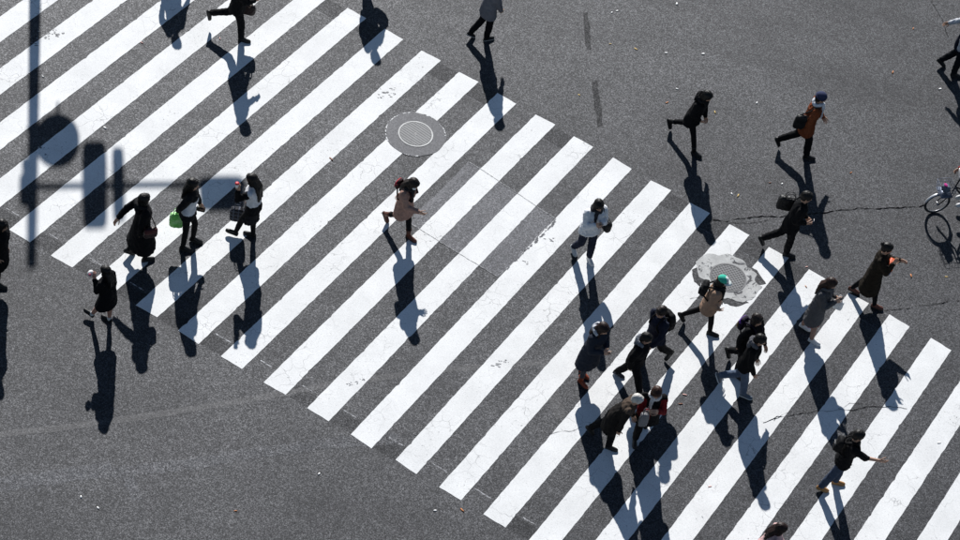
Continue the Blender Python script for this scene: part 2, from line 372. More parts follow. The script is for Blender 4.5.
# ------------------------------------------------------------------ manhole covers
def disc(c, r, z, n=48, z0=0.):
    R = [ring((c[0], c[1], z0), (1, 0, 0), (0, 1, 0), r, r, n), ring((c[0], c[1], z), (1, 0, 0), (0, 1, 0), r, r, n)]; return loft(R)
def annulus(c, r0, r1, z, n=56, a0=0., a1=2*math.pi, z0=0.):
    full = a1-a0 > 6.28; t = np.linspace(a0, a1, n, endpoint=not full); v = []
    for r, zz in ((r0, z0), (r0, z), (r1, z), (r1, z0)): v += [(c[0]+r*math.cos(x), c[1]+r*math.sin(x), zz) for x in t]
    f = []; m = n if full else n-1
    for k in range(4):
        for i in range(m):
            j = (i+1) % n; k2 = (k+1) % 4; f.append((k*n+i, k*n+j, k2*n+j, k2*n+i))
    return v, f
def manhole(c, label, r, kind, ribdir):
    t = thing('manhole_cover', label, 'manhole cover', (c[0], c[1], 0), 'manhole covers in the crossing'); L = (c[0], c[1], 0)
    if kind == 1:
        g = G(); n = 64; th = np.linspace(0, 2*np.pi, n, endpoint=False); q = np.random.default_rng(3)
        rr = .585+.012*np.sin(th*3+1)+.01*np.sin(th*7)
        v = [(c[0]+rr[k]*math.cos(th[k]), c[1]+rr[k]*math.sin(th[k]), .007) for k in range(n)]+[(c[0]+rr[k]*math.cos(th[k]), c[1]+rr[k]*math.sin(th[k]), 0) for k in range(n)]
        g.add(v, [tuple(range(n))]+[(k, n+k, n+(k+1) % n, (k+1) % n) for k in range(n)])
        g.build('collar', M_COLLAR, t, L, False)
        for k, (a0, a1, ra) in enumerate(((2.35, 2.8, .565), (2.95, 3.35, .57), (3.4, 3.75, .575), (4.5, 4.75, .57), (4.85, 5.05, .565), (.15, .62, .57), (.66, .8, .56), (1.15, 1.5, .56), (1.9, 2.2, .565))):
            G().add(*annulus(c, ra, ra+.022, .0085, 10, a0, a1)).build('paint_arc', M_ARC, t, L, False)
    else:
        n = 150; th = np.linspace(0, 2*np.pi, n, endpoint=False); jr = np.random.default_rng(12); jit = jr.normal(size=n); jit = jit+np.roll(jit, 1)+np.roll(jit, 2)
        rr = .60+.05*np.sin(th*2+2.6)+.03*np.sin(th*5+1)+.018*np.sin(th*11+2)
        rr += jit*.004; rr -= .17*np.exp(-((th-3.65)/.22)**2)+.13*np.exp(-((th-.12)/.2)**2)+.10*np.exp(-((th-5.0)/.25)**2)
        v = [(c[0]+rr[k]*math.cos(th[k]), c[1]+rr[k]*math.sin(th[k]), .0085) for k in range(n)]+[(c[0]+rr[k]*math.cos(th[k]), c[1]+rr[k]*math.sin(th[k]), 0) for k in range(n)]
        G().add(v, [tuple(range(n))]+[(k, n+k, n+(k+1) % n, (k+1) % n) for k in range(n)]).build('collar', M_MORTAR, t, L, False)
        d = [(c[0]+.72*math.cos(x), c[1]+.72*math.sin(x)) for x in th]
    G().add(*disc(c, r, .010, z0=.001)).build('plate', IRON, t, L, False)
    G().add(*annulus(c, r-.012, r+.016, .014, z0=.001)).build('rim', plain((.42, .42, .41), .6, 0, .3, 30, 0, 'worn_rim') if kind == 1 else IRON_HI, t, L, False)
    g = G(); a = np.array([math.cos(ribdir), math.sin(ribdir), 0]); b = np.array([-a[1], a[0], 0]); N = 9 if kind == 1 else 6
    for (p, q, w) in (((a, b, .0085),) if kind == 1 else ((a, b, .010), (b, a, .010))):
        for k in range(-N, N+1):
            o = k*(r-.03)/N; h = math.sqrt(max(0, (r-.025)**2-o*o))
            if h > .03: g.add(*box(np.array([c[0], c[1], .0115])+q*o, (p*h, q*(w*(.85 if kind == 1 else .8)), (0, 0, .0025 if q is b else .0028))))
    o = g.build('tread_ribs', plain((.30, .30, .30), .6, 0, .15, 40, 0, 'worn_tread') if kind == 1 else plain((.16, .16, .165), .6, 0, .15, 40, 0, 'worn_tread'), t, L, False); o['kind'] = 'stuff'
    G().add(*disc(c, .035, .0150)).build('keyhole_boss', IRON_HI, t, L, False)
    return t
manhole(gnd(415.6, 134.3), 'round ribbed manhole cover with pale rim in grey collar', .325, 1, .75)
for k, pp in enumerate((((692, 270), (700, 266), (708, 270), (710, 282), (702, 289), (694, 282)), ((750, 266), (757, 270), (766, 284), (758, 285), (750, 278)), ((721, 298), (738, 295), (749, 303), (736, 307), (724, 304)))):
    poly_px('asphalt_repair', pp, .0056, M_GAP, .012, .05, 80+k)
manhole(gnd(728, 278), 'checkered manhole cover set in cracked pale mortar collar', .34, 2, .62)

# ------------------------------------------------------------------ litter: fallen leaves and paper scraps
LEAF = {'orange': plain((.42, .15, .04), .7, name='leaf_orange'), 'yellow': plain((.60, .42, .14), .7, name='leaf_yellow'), 'brown': plain((.17, .07, .04), .7, name='leaf_brown'),
        'white': plain((.75, .74, .72), .7, name='paper'), 'pink': plain((.62, .36, .32), .7, name='leaf_pink')}
LIT = [(610, 44, 'yellow'), (635.7, 49, 'yellow'), (579, 95, 'yellow'), (611.7, 12.7, 'white'), (617, 11, 'white'), (676.7, 4, 'white'), (703, 54, 'white'), (666, 53, 'white'), (667, 102.7, 'orange'), (715, 112.7, 'yellow'),
       (756.7, 103, 'white'), (913, 29, 'orange'), (892.7, 72.7, 'orange'), (850.7, 173, 'orange'), (940, 89, 'white'), (782, 184, 'white'), (770, 183, 'brown'), (806.7, 267, 'pink'), (946, 277, 'yellow'),
       (911, 275.7, 'orange'), (731.7, 194, 'white'), (806, 287, 'orange'), (435, 510.7, 'white'), (462, 510, 'orange'), (685, 395, 'pink'), (680.7, 404, 'brown'), (710, 486.7, 'pink'), (939, 443, 'white'),
       (81, 497, 'white'), (235.7, 511, 'orange'), (98, 508, 'white'), (142, 43, 'pink'), (105, 128, 'white'), (43, 76.7, 'white'), (331, 159, 'brown'), (220, 39, 'pink'), (319, 474, 'white'), (677, 89, 'white'), (738, 196, 'yellow')]
LAND = [(415, 134, 'the ribbed manhole cover'), (728, 278, 'the mortar ringed manhole'), (815, 125, 'the walker in orange coat'), (693, 125, 'the hooded black walker'), (490, 20, 'the grey coated walker'),
        (935, 205, 'the bicycle wheel'), (875, 280, 'the woman in long brown coat'), (822, 310, 'the woman in grey coat'), (850, 460, 'the man reaching out'), (797, 225, 'the man with briefcase'), (655, 410, 'the woman in red'),
        (103, 295, 'the bare legged girl'), (597, 230, 'the white jacket'), (240, 20, 'the striding person at top left'), (60, 140, 'the round sign shadow'), (955, 50, 'the navy person at right edge'), (590, 30, 'the tyre mark'), (440, 490, 'the lower stripe ends')]
SEEN = set()
for k, (u, v, c) in enumerate(LIT):
    p = gnd(u, v); r = np.random.default_rng(900+k); s = r.uniform(.020, .034)*(1.6 if k == 34 else 1); th = r.uniform(0, 6.3); paper = c == 'white'
    n = 5; vv = []
    for zz in (0, .0035):
        for j in range(9):
            a = 2*math.pi*j/9; x = s*math.cos(a)*1.2; y = s*.62*math.sin(a)*(1 if paper else (.6+.4*abs(math.cos(a))))
            if j == 0 and not paper: x *= 1.45
            zc = .005+zz*.5+.004*(x/s)**2*.5+r.uniform(0, .002)
            vv.append((x*math.cos(th)-y*math.sin(th), x*math.sin(th)+y*math.cos(th), zc))
    f = [tuple(range(8, -1, -1)), tuple(range(9, 18))]+[(j, (j+1) % 9, 9+(j+1) % 9, 9+j) for j in range(9)]
    o = mesh_obj('paper_scrap' if paper else 'fallen_leaf', vv, f, LEAF[c]); o.location = (p[0], p[1], .001)
    LM = min(LAND, key=lambda q: (q[0]-u)**2+(q[1]-v)**2); dx, dy = u-LM[0], v-LM[1]
    side = ('right of' if dx > 0 else 'left of') if abs(dx) > abs(dy) else ('below' if dy > 0 else 'above')
    lab = ('tiny white paper scrap ' if paper else 'dark red fallen leaf ' if k == 34 else 'small %s fallen leaf ' % c)+side+' '+LM[2]
    if lab in SEEN: lab = lab.replace('scrap', 'scrap farther', 1).replace('leaf', 'leaf farther', 1)
    if lab in SEEN: lab = lab.replace('farther', 'farthest', 1)
    SEEN.add(lab); tag(o, lab, 'litter' if paper else 'leaf', 'paper scraps on the road' if paper else 'leaves lying on the road')

# ------------------------------------------------------------------ people
PN = ['x', 'y', 'z', 'phi', 'lean', 'side', 'hp', 'tR', 'kR', 'aR', 'tL', 'kL', 'aL', 'fR', 'fL', 'sR', 'bR', 'eR', 'iR', 'sL', 'bL', 'eL', 'iL', 'H']
POSES = {
    'pink': (-1.633, 0.493, 0.838, -0.471, 0.152, 0.094, 0.379, -0.113, 0.757, -0.226, 0.355, 0.155, -0.153, -0.1, -0.189, 0.464, 0.093, 0.856, 0.432, -0.55, -0.183, 0.155, 0.756, 1.658),
    'white': (1.817, 0.872, 0.872, -0.989, 0.052, -0.025, 0.243, 0.013, 0.541, 0.046, 0.159, 0.108, 0.016, 0.158, -0.048, 0.449, 0.166, 2.0, 0.45, 0.345, 0.045, 2.034, 0.706, 1.655),
    'plaid': (-4.263, -0.468, 0.88, -3.294, 0.121, 0.028, 0.21, 0.014, 0.103, -0.043, 0.435, 0.21, -0.016, 0.084, -0.1, 0.0, 0.15, 0.35, 0.1, 0.815, 0.194, 2.306, -0.017, 1.664),
    'green': (-5.381, -0.94, 0.888, 0.017, 0.047, -0.115, 0.057, 0.046, 0.106, 0.129, 0.343, 0.362, 0.002, 0.056, -0.1, -0.51, 0.071, 0.276, 0.448, 0.165, 0.191, 0.204, -0.012, 1.685),
    'dress': (-6.095, -1.506, 0.884, 0.537, 0.02, -0.025, 0.067, 0.14, 0.105, 0.045, 0.136, 0.773, 0.022, -0.033, 0.047, -0.3, 0.15, 0.35, 0.1, -0.91, 0.089, 0.166, 0.185, 1.676),
    'girl': (-6.266, -3.186, 0.806, -3.525, 0.087, -0.059, 0.152, 0.058, 0.108, 0.013, 0.399, 0.029, -0.051, 0.046, -0.1, -0.459, 0.152, 0.289, 0.091, 1.34, 0.164, 2.257, 0.087, 1.522),
    'edgeL': (-8.383, -2.768, 0.874, -0.153, 0.079, -0.0, 0.109, 0.11, 0.118, 0.03, -0.35, 0.4, 0.03, 0.007, -0.1, -0.3, 0.15, 0.35, 0.1, 0.3, 0.15, 0.35, 0.1, 1.654),
    'run1': (-5.716, 4.628, 0.88, -0.014, 0.139, -0.004, 0.2, 0.284, 0.186, 0.038, -0.397, 0.783, 0.036, -0.092, -0.1, 0.311, 0.027, 1.078, 0.812, 0.0, 0.15, 0.35, 0.1, 1.696),
    'off2': (-7.453, 6.508, 0.875, -0.555, 0.103, 0.004, 0.123, 0.01, 0.118, 0.026, -0.35, 0.8, 0.03, 0.101, -0.1, -0.3, 0.15, 0.35, 0.1, 0.3, 0.15, 0.35, 0.1, 1.655),
    'off3': (-3.611, 7.288, 0.876, -0.559, 0.092, 0.006, 0.11, 0.048, 0.118, 0.023, -0.35, 0.3, 0.03, 0.065, -0.1, -0.3, 0.15, 0.35, 0.1, 0.3, 0.15, 0.35, 0.1, 1.655),
    'grey4': (-0.958, 6.097, 0.855, 0.619, 0.134, -0.025, 0.202, 0.104, 0.142, -0.002, -0.094, 0.541, -0.012, 0.035, 0.059, 0.143, 0.119, 0.326, 0.224, 0.0, 0.15, 0.35, 0.1, 1.619),
    'dark5': (3.38, 4.414, 0.815, -0.463, 0.201, -0.012, 0.29, 0.414, 0.13, 0.04, -0.336, 0.643, 0.033, -0.266, -0.1, -0.143, 0.069, 0.845, 0.588, 0.0, 0.15, 0.35, 0.1, 1.635),
    'orange6': (5.609, 4.825, 0.888, 0.096, 0.121, -0.063, 0.1, 0.26, 0.147, 0.008, -0.255, 0.683, -0.021, -0.105, -0.1, -0.3, 0.15, 0.35, 0.1, 0.3, 0.15, 0.35, 0.1, 1.706),
    'edgeR7': (8.666, 8.144, 0.876, -0.071, 0.073, -0.017, 0.1, 0.096, 0.114, 0.029, -0.123, 0.505, 0.01, 0.017, 0.045, -0.3, 0.15, 0.35, 0.1, -0.923, 0.227, 0.077, -0.143, 1.657),
    'bag8': (5.539, 2.117, 0.893, 0.044, 0.141, -0.084, 0.157, 0.155, 0.148, -0.049, -0.301, 0.574, -0.069, -0.006, -0.1, -0.2, 0.096, 1.38, 0.388, 0.002, 0.035, 0.887, 0.348, 1.694),
    'long9': (7.203, 1.38, 0.849, -0.118, 0.034, 0.001, 0.173, 0.298, 0.112, 0.035, -0.292, 0.164, 0.037, -0.174, 0.196, 0.586, 0.125, 2.273, 0.21, 0.4, 0.15, 1.4, 0.1, 1.648),
    'phone10': (6.197, 0.213, 0.865, -0.331, 0.069, -0.015, 0.286, 0.206, 0.106, 0.057, -0.187, 0.03, 0.045, -0.093, 0.134, 0.392, 0.131, 1.995, 0.542, 0.261, 0.14, 2.014, 0.622, 1.652),
    'teal11': (4.233, -0.274, 0.843, -0.076, 0.095, 0.067, 0.199, 0.258, 0.125, -0.109, -0.378, 0.413, -0.004, -0.124, -0.1, -0.146, 0.095, 0.893, 0.372, 0.0, 0.15, 0.35, 0.1, 1.624),
    'purple12': (4.99, -1.049, 0.87, -0.571, 0.053, 0.009, 0.08, 0.12, 0.12, 0.03, -0.085, 0.793, 0.04, -0.0, -0.1, -0.3, 0.15, 0.35, 0.1, 0.3, 0.15, 0.35, 0.1, 1.648),
    'jeans13': (5.012, -1.534, 0.86, -0.17, 0.157, -0.079, 0.138, 0.214, 0.083, -0.085, -0.108, 0.854, -0.09, -0.122, -0.1, 0.1, 0.154, 0.345, 0.085, 0.0, 0.15, 0.35, 0.1, 1.649),
    'reach14': (6.945, -3.223, 0.878, 0.074, 0.11, -0.013, 0.142, -0.286, 0.029, 0.035, 0.099, 0.115, 0.029, 0.057, 0.015, 0.994, 0.002, 0.606, -0.06, -0.3, 0.15, 0.35, 0.1, 1.659),
    'pink15': (5.694, -5.544, 0.871, 0.001, 0.28, 0.0, 0.1, 0.12, 0.12, 0.03, -0.35, 0.4, 0.03, -0.0, -0.1, -0.3, 0.15, 0.35, 0.1, 0.3, 0.15, 0.35, 0.1, 1.65),
    'hood16': (2.237, -2.031, 0.879, -0.64, 0.126, -0.054, 0.259, 0.098, 0.114, 0.029, -0.101, 0.063, -0.027, 0.015, 0.085, 0.271, 0.213, 1.765, 0.402, 0.169, 0.06, 1.658, 0.75, 1.663),
    'man17': (3.051, -1.941, 0.8, -0.272, 0.125, 0.059, 0.15, 0.415, 0.129, 0.031, -0.203, 0.342, 0.069, -0.267, 0.365, -0.3, 0.15, 0.35, 0.1, -0.4, 0.15, 0.35, 0.1, 1.604),
    'pack18': (3.347, -1.349, 0.871, -2.346, 0.08, -0.0, 0.1, 0.12, 0.12, 0.03, -0.35, 0.4, 0.03, -0.0, -0.1, -0.3, 0.15, 0.35, 0.1, 0.3, 0.15, 0.35, 0.1, 1.65),
    'elder19': (2.86, -3.359, 0.837, -0.107, 0.501, -0.001, 0.108, 0.119, 0.12, 0.03, -0.35, 0.3, 0.03, 0.0, -0.1, -0.19, 0.192, 0.143, -0.059, 0.0, 0.15, 0.35, 0.1, 1.585),
    'red20': (3.431, -3.112, 0.868, -1.419, 0.133, -0.0, 0.286, 0.12, 0.12, 0.03, -0.368, 0.21, 0.03, 0.0, -0.097, 0.456, 0.128, 1.971, 0.507, 0.436, 0.11, 2.004, 0.55, 1.644),
}
UZ = np.array([0, 0, 1.])
def fk(p):
    H = p['H']; c, s = math.cos(p['phi']), math.sin(p['phi'])
    F = np.array([c, s, 0]); R = np.array([s, -c, 0]); P = np.array([p['x'], p['y'], p['z']]); J = {'pelvis': P, 'F': F, 'R': R}
    for S, sg in (('R', 1), ('L', -1)):
        hip = P+R*sg*.052*H; t, k, a = p['t'+S], p['k'+S], p['a'+S]
        d = R*sg*math.sin(a)+(F*math.sin(t)-UZ*math.cos(t))*math.cos(a); kn = hip+d*.245*H; q = t-k
        d = unit(R*sg*math.sin(a)*.3+F*math.sin(q)-UZ*math.cos(q)); an = kn+d*.245*H; fa = q+p['f'+S]
        J.update({'hip'+S: hip, 'knee'+S: kn, 'ank'+S: an, 'fd'+S: F*math.cos(fa)+UZ*math.sin(fa), 'fn'+S: -F*math.sin(fa)+UZ*math.cos(fa)})
    td = R*math.sin(p['side'])+(F*math.sin(p['lean'])+UZ*math.cos(p['lean']))*math.cos(p['side']); neck = P+td*.30*H
    J['td'] = td; J['neck'] = neck; J['tf'] = unit(F-td*(F@td)); J['tr'] = np.cross(J['tf'], td)
    for S, sg in (('R', 1), ('L', -1)):
        sh = neck-td*.02*H+R*sg*.105*H; s_, b, e, i = p['s'+S], p['b'+S], p['e'+S], p['i'+S]
        d = R*sg*math.sin(b)+(F*math.sin(s_)-UZ*math.cos(s_))*math.cos(b); el = sh+d*.172*H
        q = s_+e; d = -R*sg*math.sin(i)+(F*math.sin(q)-UZ*math.cos(q))*math.cos(i); wr = el+d*.15*H
        J.update({'sh'+S: sh, 'elb'+S: el, 'wr'+S: wr, 'hd'+S: d, 'hand'+S: wr+d*.05*H})
    la = p['lean']*.6+p['hp']; hu = F*math.sin(la)+UZ*math.cos(la)
    J['head'] = neck+hu*.097*H; J['hu'] = hu; yaw = p.get('hyaw', 0); f0 = unit(F-hu*(F@hu)); r0 = np.cross(f0, hu)
    J['hf'] = f0*math.cos(yaw)-r0*math.sin(yaw); J['hr'] = np.cross(J['hf'], hu); return J

def hand_geo(g, wr, d, sg, F, R, s, curl=.45):
    """palm, four fingers of their own lengths, thumb from the side of the palm"""
    d = unit(d); nrm = -R*sg; nrm = unit(nrm-d*(nrm@d)+F*.001); w = np.cross(d, nrm)   # nrm: palm side
    if w@(F+UZ*.6) < 0: w = -w                                                          # thumb side forward / up
    g.add(*ellipsoid(wr+d*.045*s, (w*.041*s, nrm*.015*s, d*.055*s), 10, 6, .75))
    g.add(*capsule(wr-d*.05*s, wr+d*.02*s, .026*s, .023*s, 8))
    for k, (o, ln) in enumerate(((.029, .068), (.0095, .077), (-.0105, .071), (-.029, .055))):
        p = wr+d*.088*s+w*o*s; q = d; a = curl*(.8+.15*k)
        for sgm, fr in enumerate((.42, .33, .25)):
            a2 = a*(.6 if sgm == 0 else 1); q = unit(q*math.cos(a2)+nrm*math.sin(a2)-0*d) if sgm == 0 else unit(q*math.cos(a2)+np.cross(np.cross(q, nrm), q)*math.sin(a2)) if abs(q@nrm) < .99 else q
            e = p+q*ln*fr*s; g.add(*capsule(p, e, (.0088-.0008*sgm)*s, (.0083-.001*sgm)*s, 6)); p = e
    p = wr+d*.022*s+w*.034*s
    for dr, ln, r in ((unit(d*.7+w*.6+nrm*.35), .04, .011), (unit(d*.85+w*.25+nrm*.45), .032, .0095), (unit(d*.9+nrm*.45), .022, .0085)):
        e = p+dr*ln*s; g.add(*capsule(p, e, r*s, r*.92*s, 6)); p = e

def rings_torso(J, H, s, b, bot=-.03, top=.315):
    st = ((-.05, .150, .110), (0, .162, .116), (.05, .158, .112), (.10, .150, .106), (.16, .160, .114), (.21, .170, .120), (.255, .165, .108), (.285, .120, .085), (.315, .062, .062))
    R = []
    for k, w, d in st:
        if k < bot-.001 or k > top+.001: continue
        off = J['tf']*(.012 if .12 < k < .26 else 0)*s
        R.append(ring(J['pelvis']+J['td']*k*H+off, J['tr'], J['tf'], w*b*s, d*b*s, 20))
    return R
def leg_at(J, S, L):
    a, b, c = J['hip'+S], J['knee'+S], J['ank'+S]; l1 = np.linalg.norm(b-a)
    if L <= l1: return a+(b-a)*L/l1
    return b+unit(c-b)*min(L-l1, np.linalg.norm(c-b))
def skirt_rings(J, H, s, L, top, w0, d0, flare, n=7, hang=.5):
    """cloth hanging from the waist round both legs"""
    R = []; F, Rr = J['F'], J['R']
    for k in range(n+1):
        q = k/n; l = L*H*q
        a, b = leg_at(J, 'R', l), leg_at(J, 'L', l); mid = (a+b)/2
        plumb = J['pelvis']-UZ*l*.97
        c = mid*(1-hang)+plumb*hang; c[2] = plumb[2]*.75+mid[2]*.25
        sp = max(abs((a-c)@F), abs((b-c)@F))*.85; sl = abs((a-b)@Rr)/2
        dd = max(d0*s*(1+(flare-1)*q), sp+.085*s*min(1, .5+q)); ww = max(w0*s*(1+(flare-1)*q), sl+.085*s)
        R.append(ring(c, Rr, F, ww, dd, 20))
    R[0] = ring(J['pelvis']+J['td']*top*H, J['tr'], J['tf'], w0*.92*s, d0*.92*s, 20)
    return R[::-1]

def make_person(key, label, o):
    p = dict(zip(PN, POSES[key])) if isinstance(key, str) else key
    p.update(o.get('pose', {})); J = fk(p); H = p['H']; s = H/1.65; F, R = J['F'], J['R']; seed = abs(hash_str(label)) % 9973
    base = np.array([J['pelvis'][0], J['pelvis'][1], 0.]) if not o.get('seat') else np.array([J['pelvis'][0], J['pelvis'][1], 0.])
    t = thing('person', label, 'person', base, o.get('group', 'people on the crossing'))
    hu, hf, hr, hc = J['hu'], J['hf'], J['hr'], J['head']
    bare = o.get('bare_legs'); barearm = o.get('bare_arm', '')
    # ---- body: one skin
    g = G(); sk = s*1.0
    g.add(*ellipsoid(hc+hu*.022*sk-hf*.008*sk, (hr*.074*sk, hf*.092*sk, hu*.092*sk), 20, 14))
    g.add(*ellipsoid(hc-hu*.045*sk+hf*.028*sk, (hr*.054*sk, hf*.058*sk, hu*.060*sk), 16, 10))
    g.add(*ellipsoid(hc-hu*.092*sk+hf*.058*sk, (hr*.024*sk, hf*.022*sk, hu*.018*sk), 10, 6))
    g.add(*capsule(hc+hu*.012*sk+hf*.082*sk, hc-hu*.024*sk+hf*.098*sk, .009*sk, .014*sk, 8))           # nose
    g.add(*capsule(hc-hu*.058*sk+hf*.080*sk-hr*.015*sk, hc-hu*.058*sk+hf*.080*sk+hr*.015*sk, .010*sk, .010*sk, 8))  # mouth
    g.add(*capsule(hc+hu*.030*sk+hf*.072*sk-hr*.035*sk, hc+hu*.030*sk+hf*.072*sk+hr*.035*sk, .012*sk, .012*sk, 8))  # brow
    for sg in (-1, 1): g.add(*ellipsoid(hc+hr*sg*.076*sk-hu*.008*sk-hf*.006*sk, (hr*.010*sk, hf*.018*sk, hu*.030*sk), 8, 6))
    g.add(*capsule(J['neck']-J['td']*.03*H, hc-hu*.05*sk, .055*s, .050*s, 12))
    g.add(*loft(rings_torso(J, H, s, .86)))
    for S in 'RL':
        q = 1. if S in barearm else .82
        g.add(*capsule(J['sh'+S], J['elb'+S], .048*s*q, .040*s*q, 10)); g.add(*capsule(J['elb'+S], J['wr'+S], .040*s*q, .028*s*q, 10))
        q = 1. if bare else .8
        g.add(*capsule(J['hip'+S], J['knee'+S], .080*s*q, .054*s*q, 12)); m = J['knee'+S]*.62+J['ank'+S]*.38-J['F']*.01
        g.add(*capsule(J['knee'+S], m, .050*s*q, .053*s*q, 12)); g.add(*capsule(m, J['ank'+S], .053*s*q, .035*s*q, 12))
        g.add(*capsule(J['ank'+S], J['ank'+S]+J['fd'+S]*.05*s-J['fn'+S]*.03*s, .034*s*.9, .03*s*.9, 8))
    V, Fc = remesh(g, .0105, 3)
    fc = V[Fc].mean(1)-hc; x, y, z = fc@hr/sk, fc@hf/sk, fc@hu/sk
    mi = np.zeros(len(Fc), int); mi[(y > .06) & (abs(abs(x)-.031) < .013) & (abs(z-.012) < .008)] = 1; mi[(y > .07) & (abs(x) < .022) & (abs(z+.058) < .007)] = 2
    hg = G()
    for S, sg in (('R', 1), ('L', -1)): hand_geo(hg, J['wr'+S], J['hd'+S], sg, F, R, s, o.get('curl', .45))
    hv, hfaces = hg.arr(); n0 = len(V)
    faces = [tuple(f) for f in Fc]+[tuple(i+n0 for i in f) for f in hfaces]
    skin = SKIN2 if o.get('flushed') else SKIN
    mesh_obj('body', np.concatenate([V, hv]), faces, [skin, EYE, LIP], t, base, True, np.concatenate([mi, np.zeros(len(hfaces), int)]))
    # ---- hair
    st = o.get('hair', 'short'); hcol = o.get('hair_col', (.006, .005, .0045))
    if st != 'none':
        g = G(); sk = s*1.05; top = (.088, .102, .094)
        if st == 'bald': g.add(*ellipsoid(hc+hu*.012*sk-hf*.022*sk, (hr*.082*sk, hf*.088*sk, hu*.080*sk), 20, 12))
        else: g.add(*ellipsoid(hc+hu*.034*sk-hf*.016*sk, (hr*top[0]*sk, hf*top[1]*sk, hu*top[2]*sk), 20, 12))
        if st in ('short', 'bob', 'long', 'bun') and not o.get('cap'):
            g.add(*ellipsoid(hc+hu*.075*sk+hf*.040*sk, (hr*.066*sk, hf*.046*sk, hu*.040*sk), 14, 8))
        g.add(*ellipsoid(hc-hu*.02*sk-hf*.045*sk, (hr*.076*sk, hf*.060*sk, hu*.070*sk), 14, 8))
        if st in ('bob', 'long'):
            for sg in (-1, 1): g.add(*ellipsoid(hc+hr*sg*.072*sk-hu*.035*sk-hf*.004*sk, (hr*.022*sk, hf*.050*sk, hu*.085*sk), 12, 8))
            g.add(*ellipsoid(hc-hu*.055*sk-hf*.055*sk, (hr*.085*sk, hf*.050*sk, hu*.085*sk), 14, 8))
        if st == 'long':
            ln = o.get('hair_len', .34)*s; back = J['td']*0-hf*.07
            p0 = hc-hu*.03*sk-hf*.062*sk; p1 = J['neck']-J['tf']*.105*s+J['td']*.0; p2 = p1-J['td']*ln*.75-J['tf']*.025*s
            for sg in (-1, 0, 1):
                g.add(*capsule(p0+hr*sg*.045*sk, p1+J['tr']*sg*.055*s, .048*sk, .050*sk, 10)); g.add(*capsule(p1+J['tr']*sg*.055*s, p2+J['tr']*sg*.07*s, .050*sk, .022*sk, 10))
            if o.get('front_locks'):
                for sg in (-1, 1): g.add(*capsule(hc-hu*.05*sk+hr*sg*.078*sk, J['neck']+J['tr']*sg*.075*s+J['tf']*.085*s-J['td']*.12*s, .030*sk, .020*sk, 8))
        if st == 'bun': g.add(*ellipsoid(hc+hu*.055*sk-hf*.115*sk, (hr*.045*sk, hf*.042*sk, hu*.042*sk), 12, 8))
        V, Fc = remesh(g, .0115, 2, 0, seed, strand=(hc, hr, hf, hu, .0032))
        mesh_obj('hair', V, Fc, plain(hcol, .5, 0, .35, 55, .3, 'hair', .25), t, base)
    sk = s
    # ---- upper garment
    tp = o['top']; b = tp.get('bulk', 1.06)*1.1; hem = tp.get('hem', .06); ca = tp['col']; cs = tp.get('sleeve', ca)
    g = G(); g.add(*loft(rings_torso(J, H, s, b)))
    for S in 'RL':
        sw = tp.get('sleeve_r', 1.)*s*1.1
        g.add(*capsule(J['sh'+S]-J['td']*.008*s, J['elb'+S], .066*sw, .056*sw, 12))
        e = J['wr'+S] if S not in barearm else J['elb'+S]*.75+J['wr'+S]*.25
        g.add(*capsule(J['elb'+S], e-J['hd'+S]*.02*s, .056*sw, .044*sw, 12))
        g.add(*loft([ring(e-J['hd'+S]*.05*s, *frame(J['hd'+S]), .046*sw, .046*sw, 12), ring(e+J['hd'+S]*.004*s, *frame(J['hd'+S]), .043*sw, .043*sw, 12)]))
    g.add(*loft(skirt_rings(J, H, s, hem, .08, .170*b, .122*b, tp.get('flare', 1.05+hem), 7, tp.get('hang', .35))))
    if tp.get('collar', 1): g.add(*loft([ring(J['neck']-J['td']*.02*s, J['tr'], J['tf'], .085*s, .080*s, 16), ring(J['neck']+J['td']*.035*s, J['tr'], J['tf'], .066*s, .068*s, 16)]))
    V, Fc = remesh(g, .0145, 5, tp.get('wr', .0065), seed)
    mats = [cloth(ca)]; mi = None
    if cs != ca or tp.get('panel'):
        c = V[Fc].mean(1)
        def dseg(a, q):
            ab = q-a; u = np.clip(((c-a)@ab)/(ab@ab), 0, 1); return np.linalg.norm(c-a-u[:, None]*ab, axis=1)
        da = np.minimum.reduce([np.minimum(dseg(J['sh'+S]+(J['elb'+S]-J['sh'+S])*.25, J['elb'+S])-.07*s, dseg(J['elb'+S], J['wr'+S])-.055*s) for S in 'RL']); mi = (da < .012).astype(int)
        mats.append(cloth(cs))
        if tp.get('panel'):
            z = (c-J['pelvis'])@J['td']/H; xx = (c-J['pelvis'])@J['tr']; mats.append(cloth(tp['panel'])); k = (mi == 0) & (z > tp['prange'][0]) & (z < tp['prange'][1])
            if 'pside' in tp: k &= (xx*tp['pside'] > -.02)
            mi[k] = 2
    nm = tp.get('name', 'jacket'); coat = mesh_obj(nm, V, Fc, mats, t, base, True, mi)
    # ---- lower garment
    bt = o.get('bottom', {'kind': 'trousers', 'col': (.012, .012, .013)})
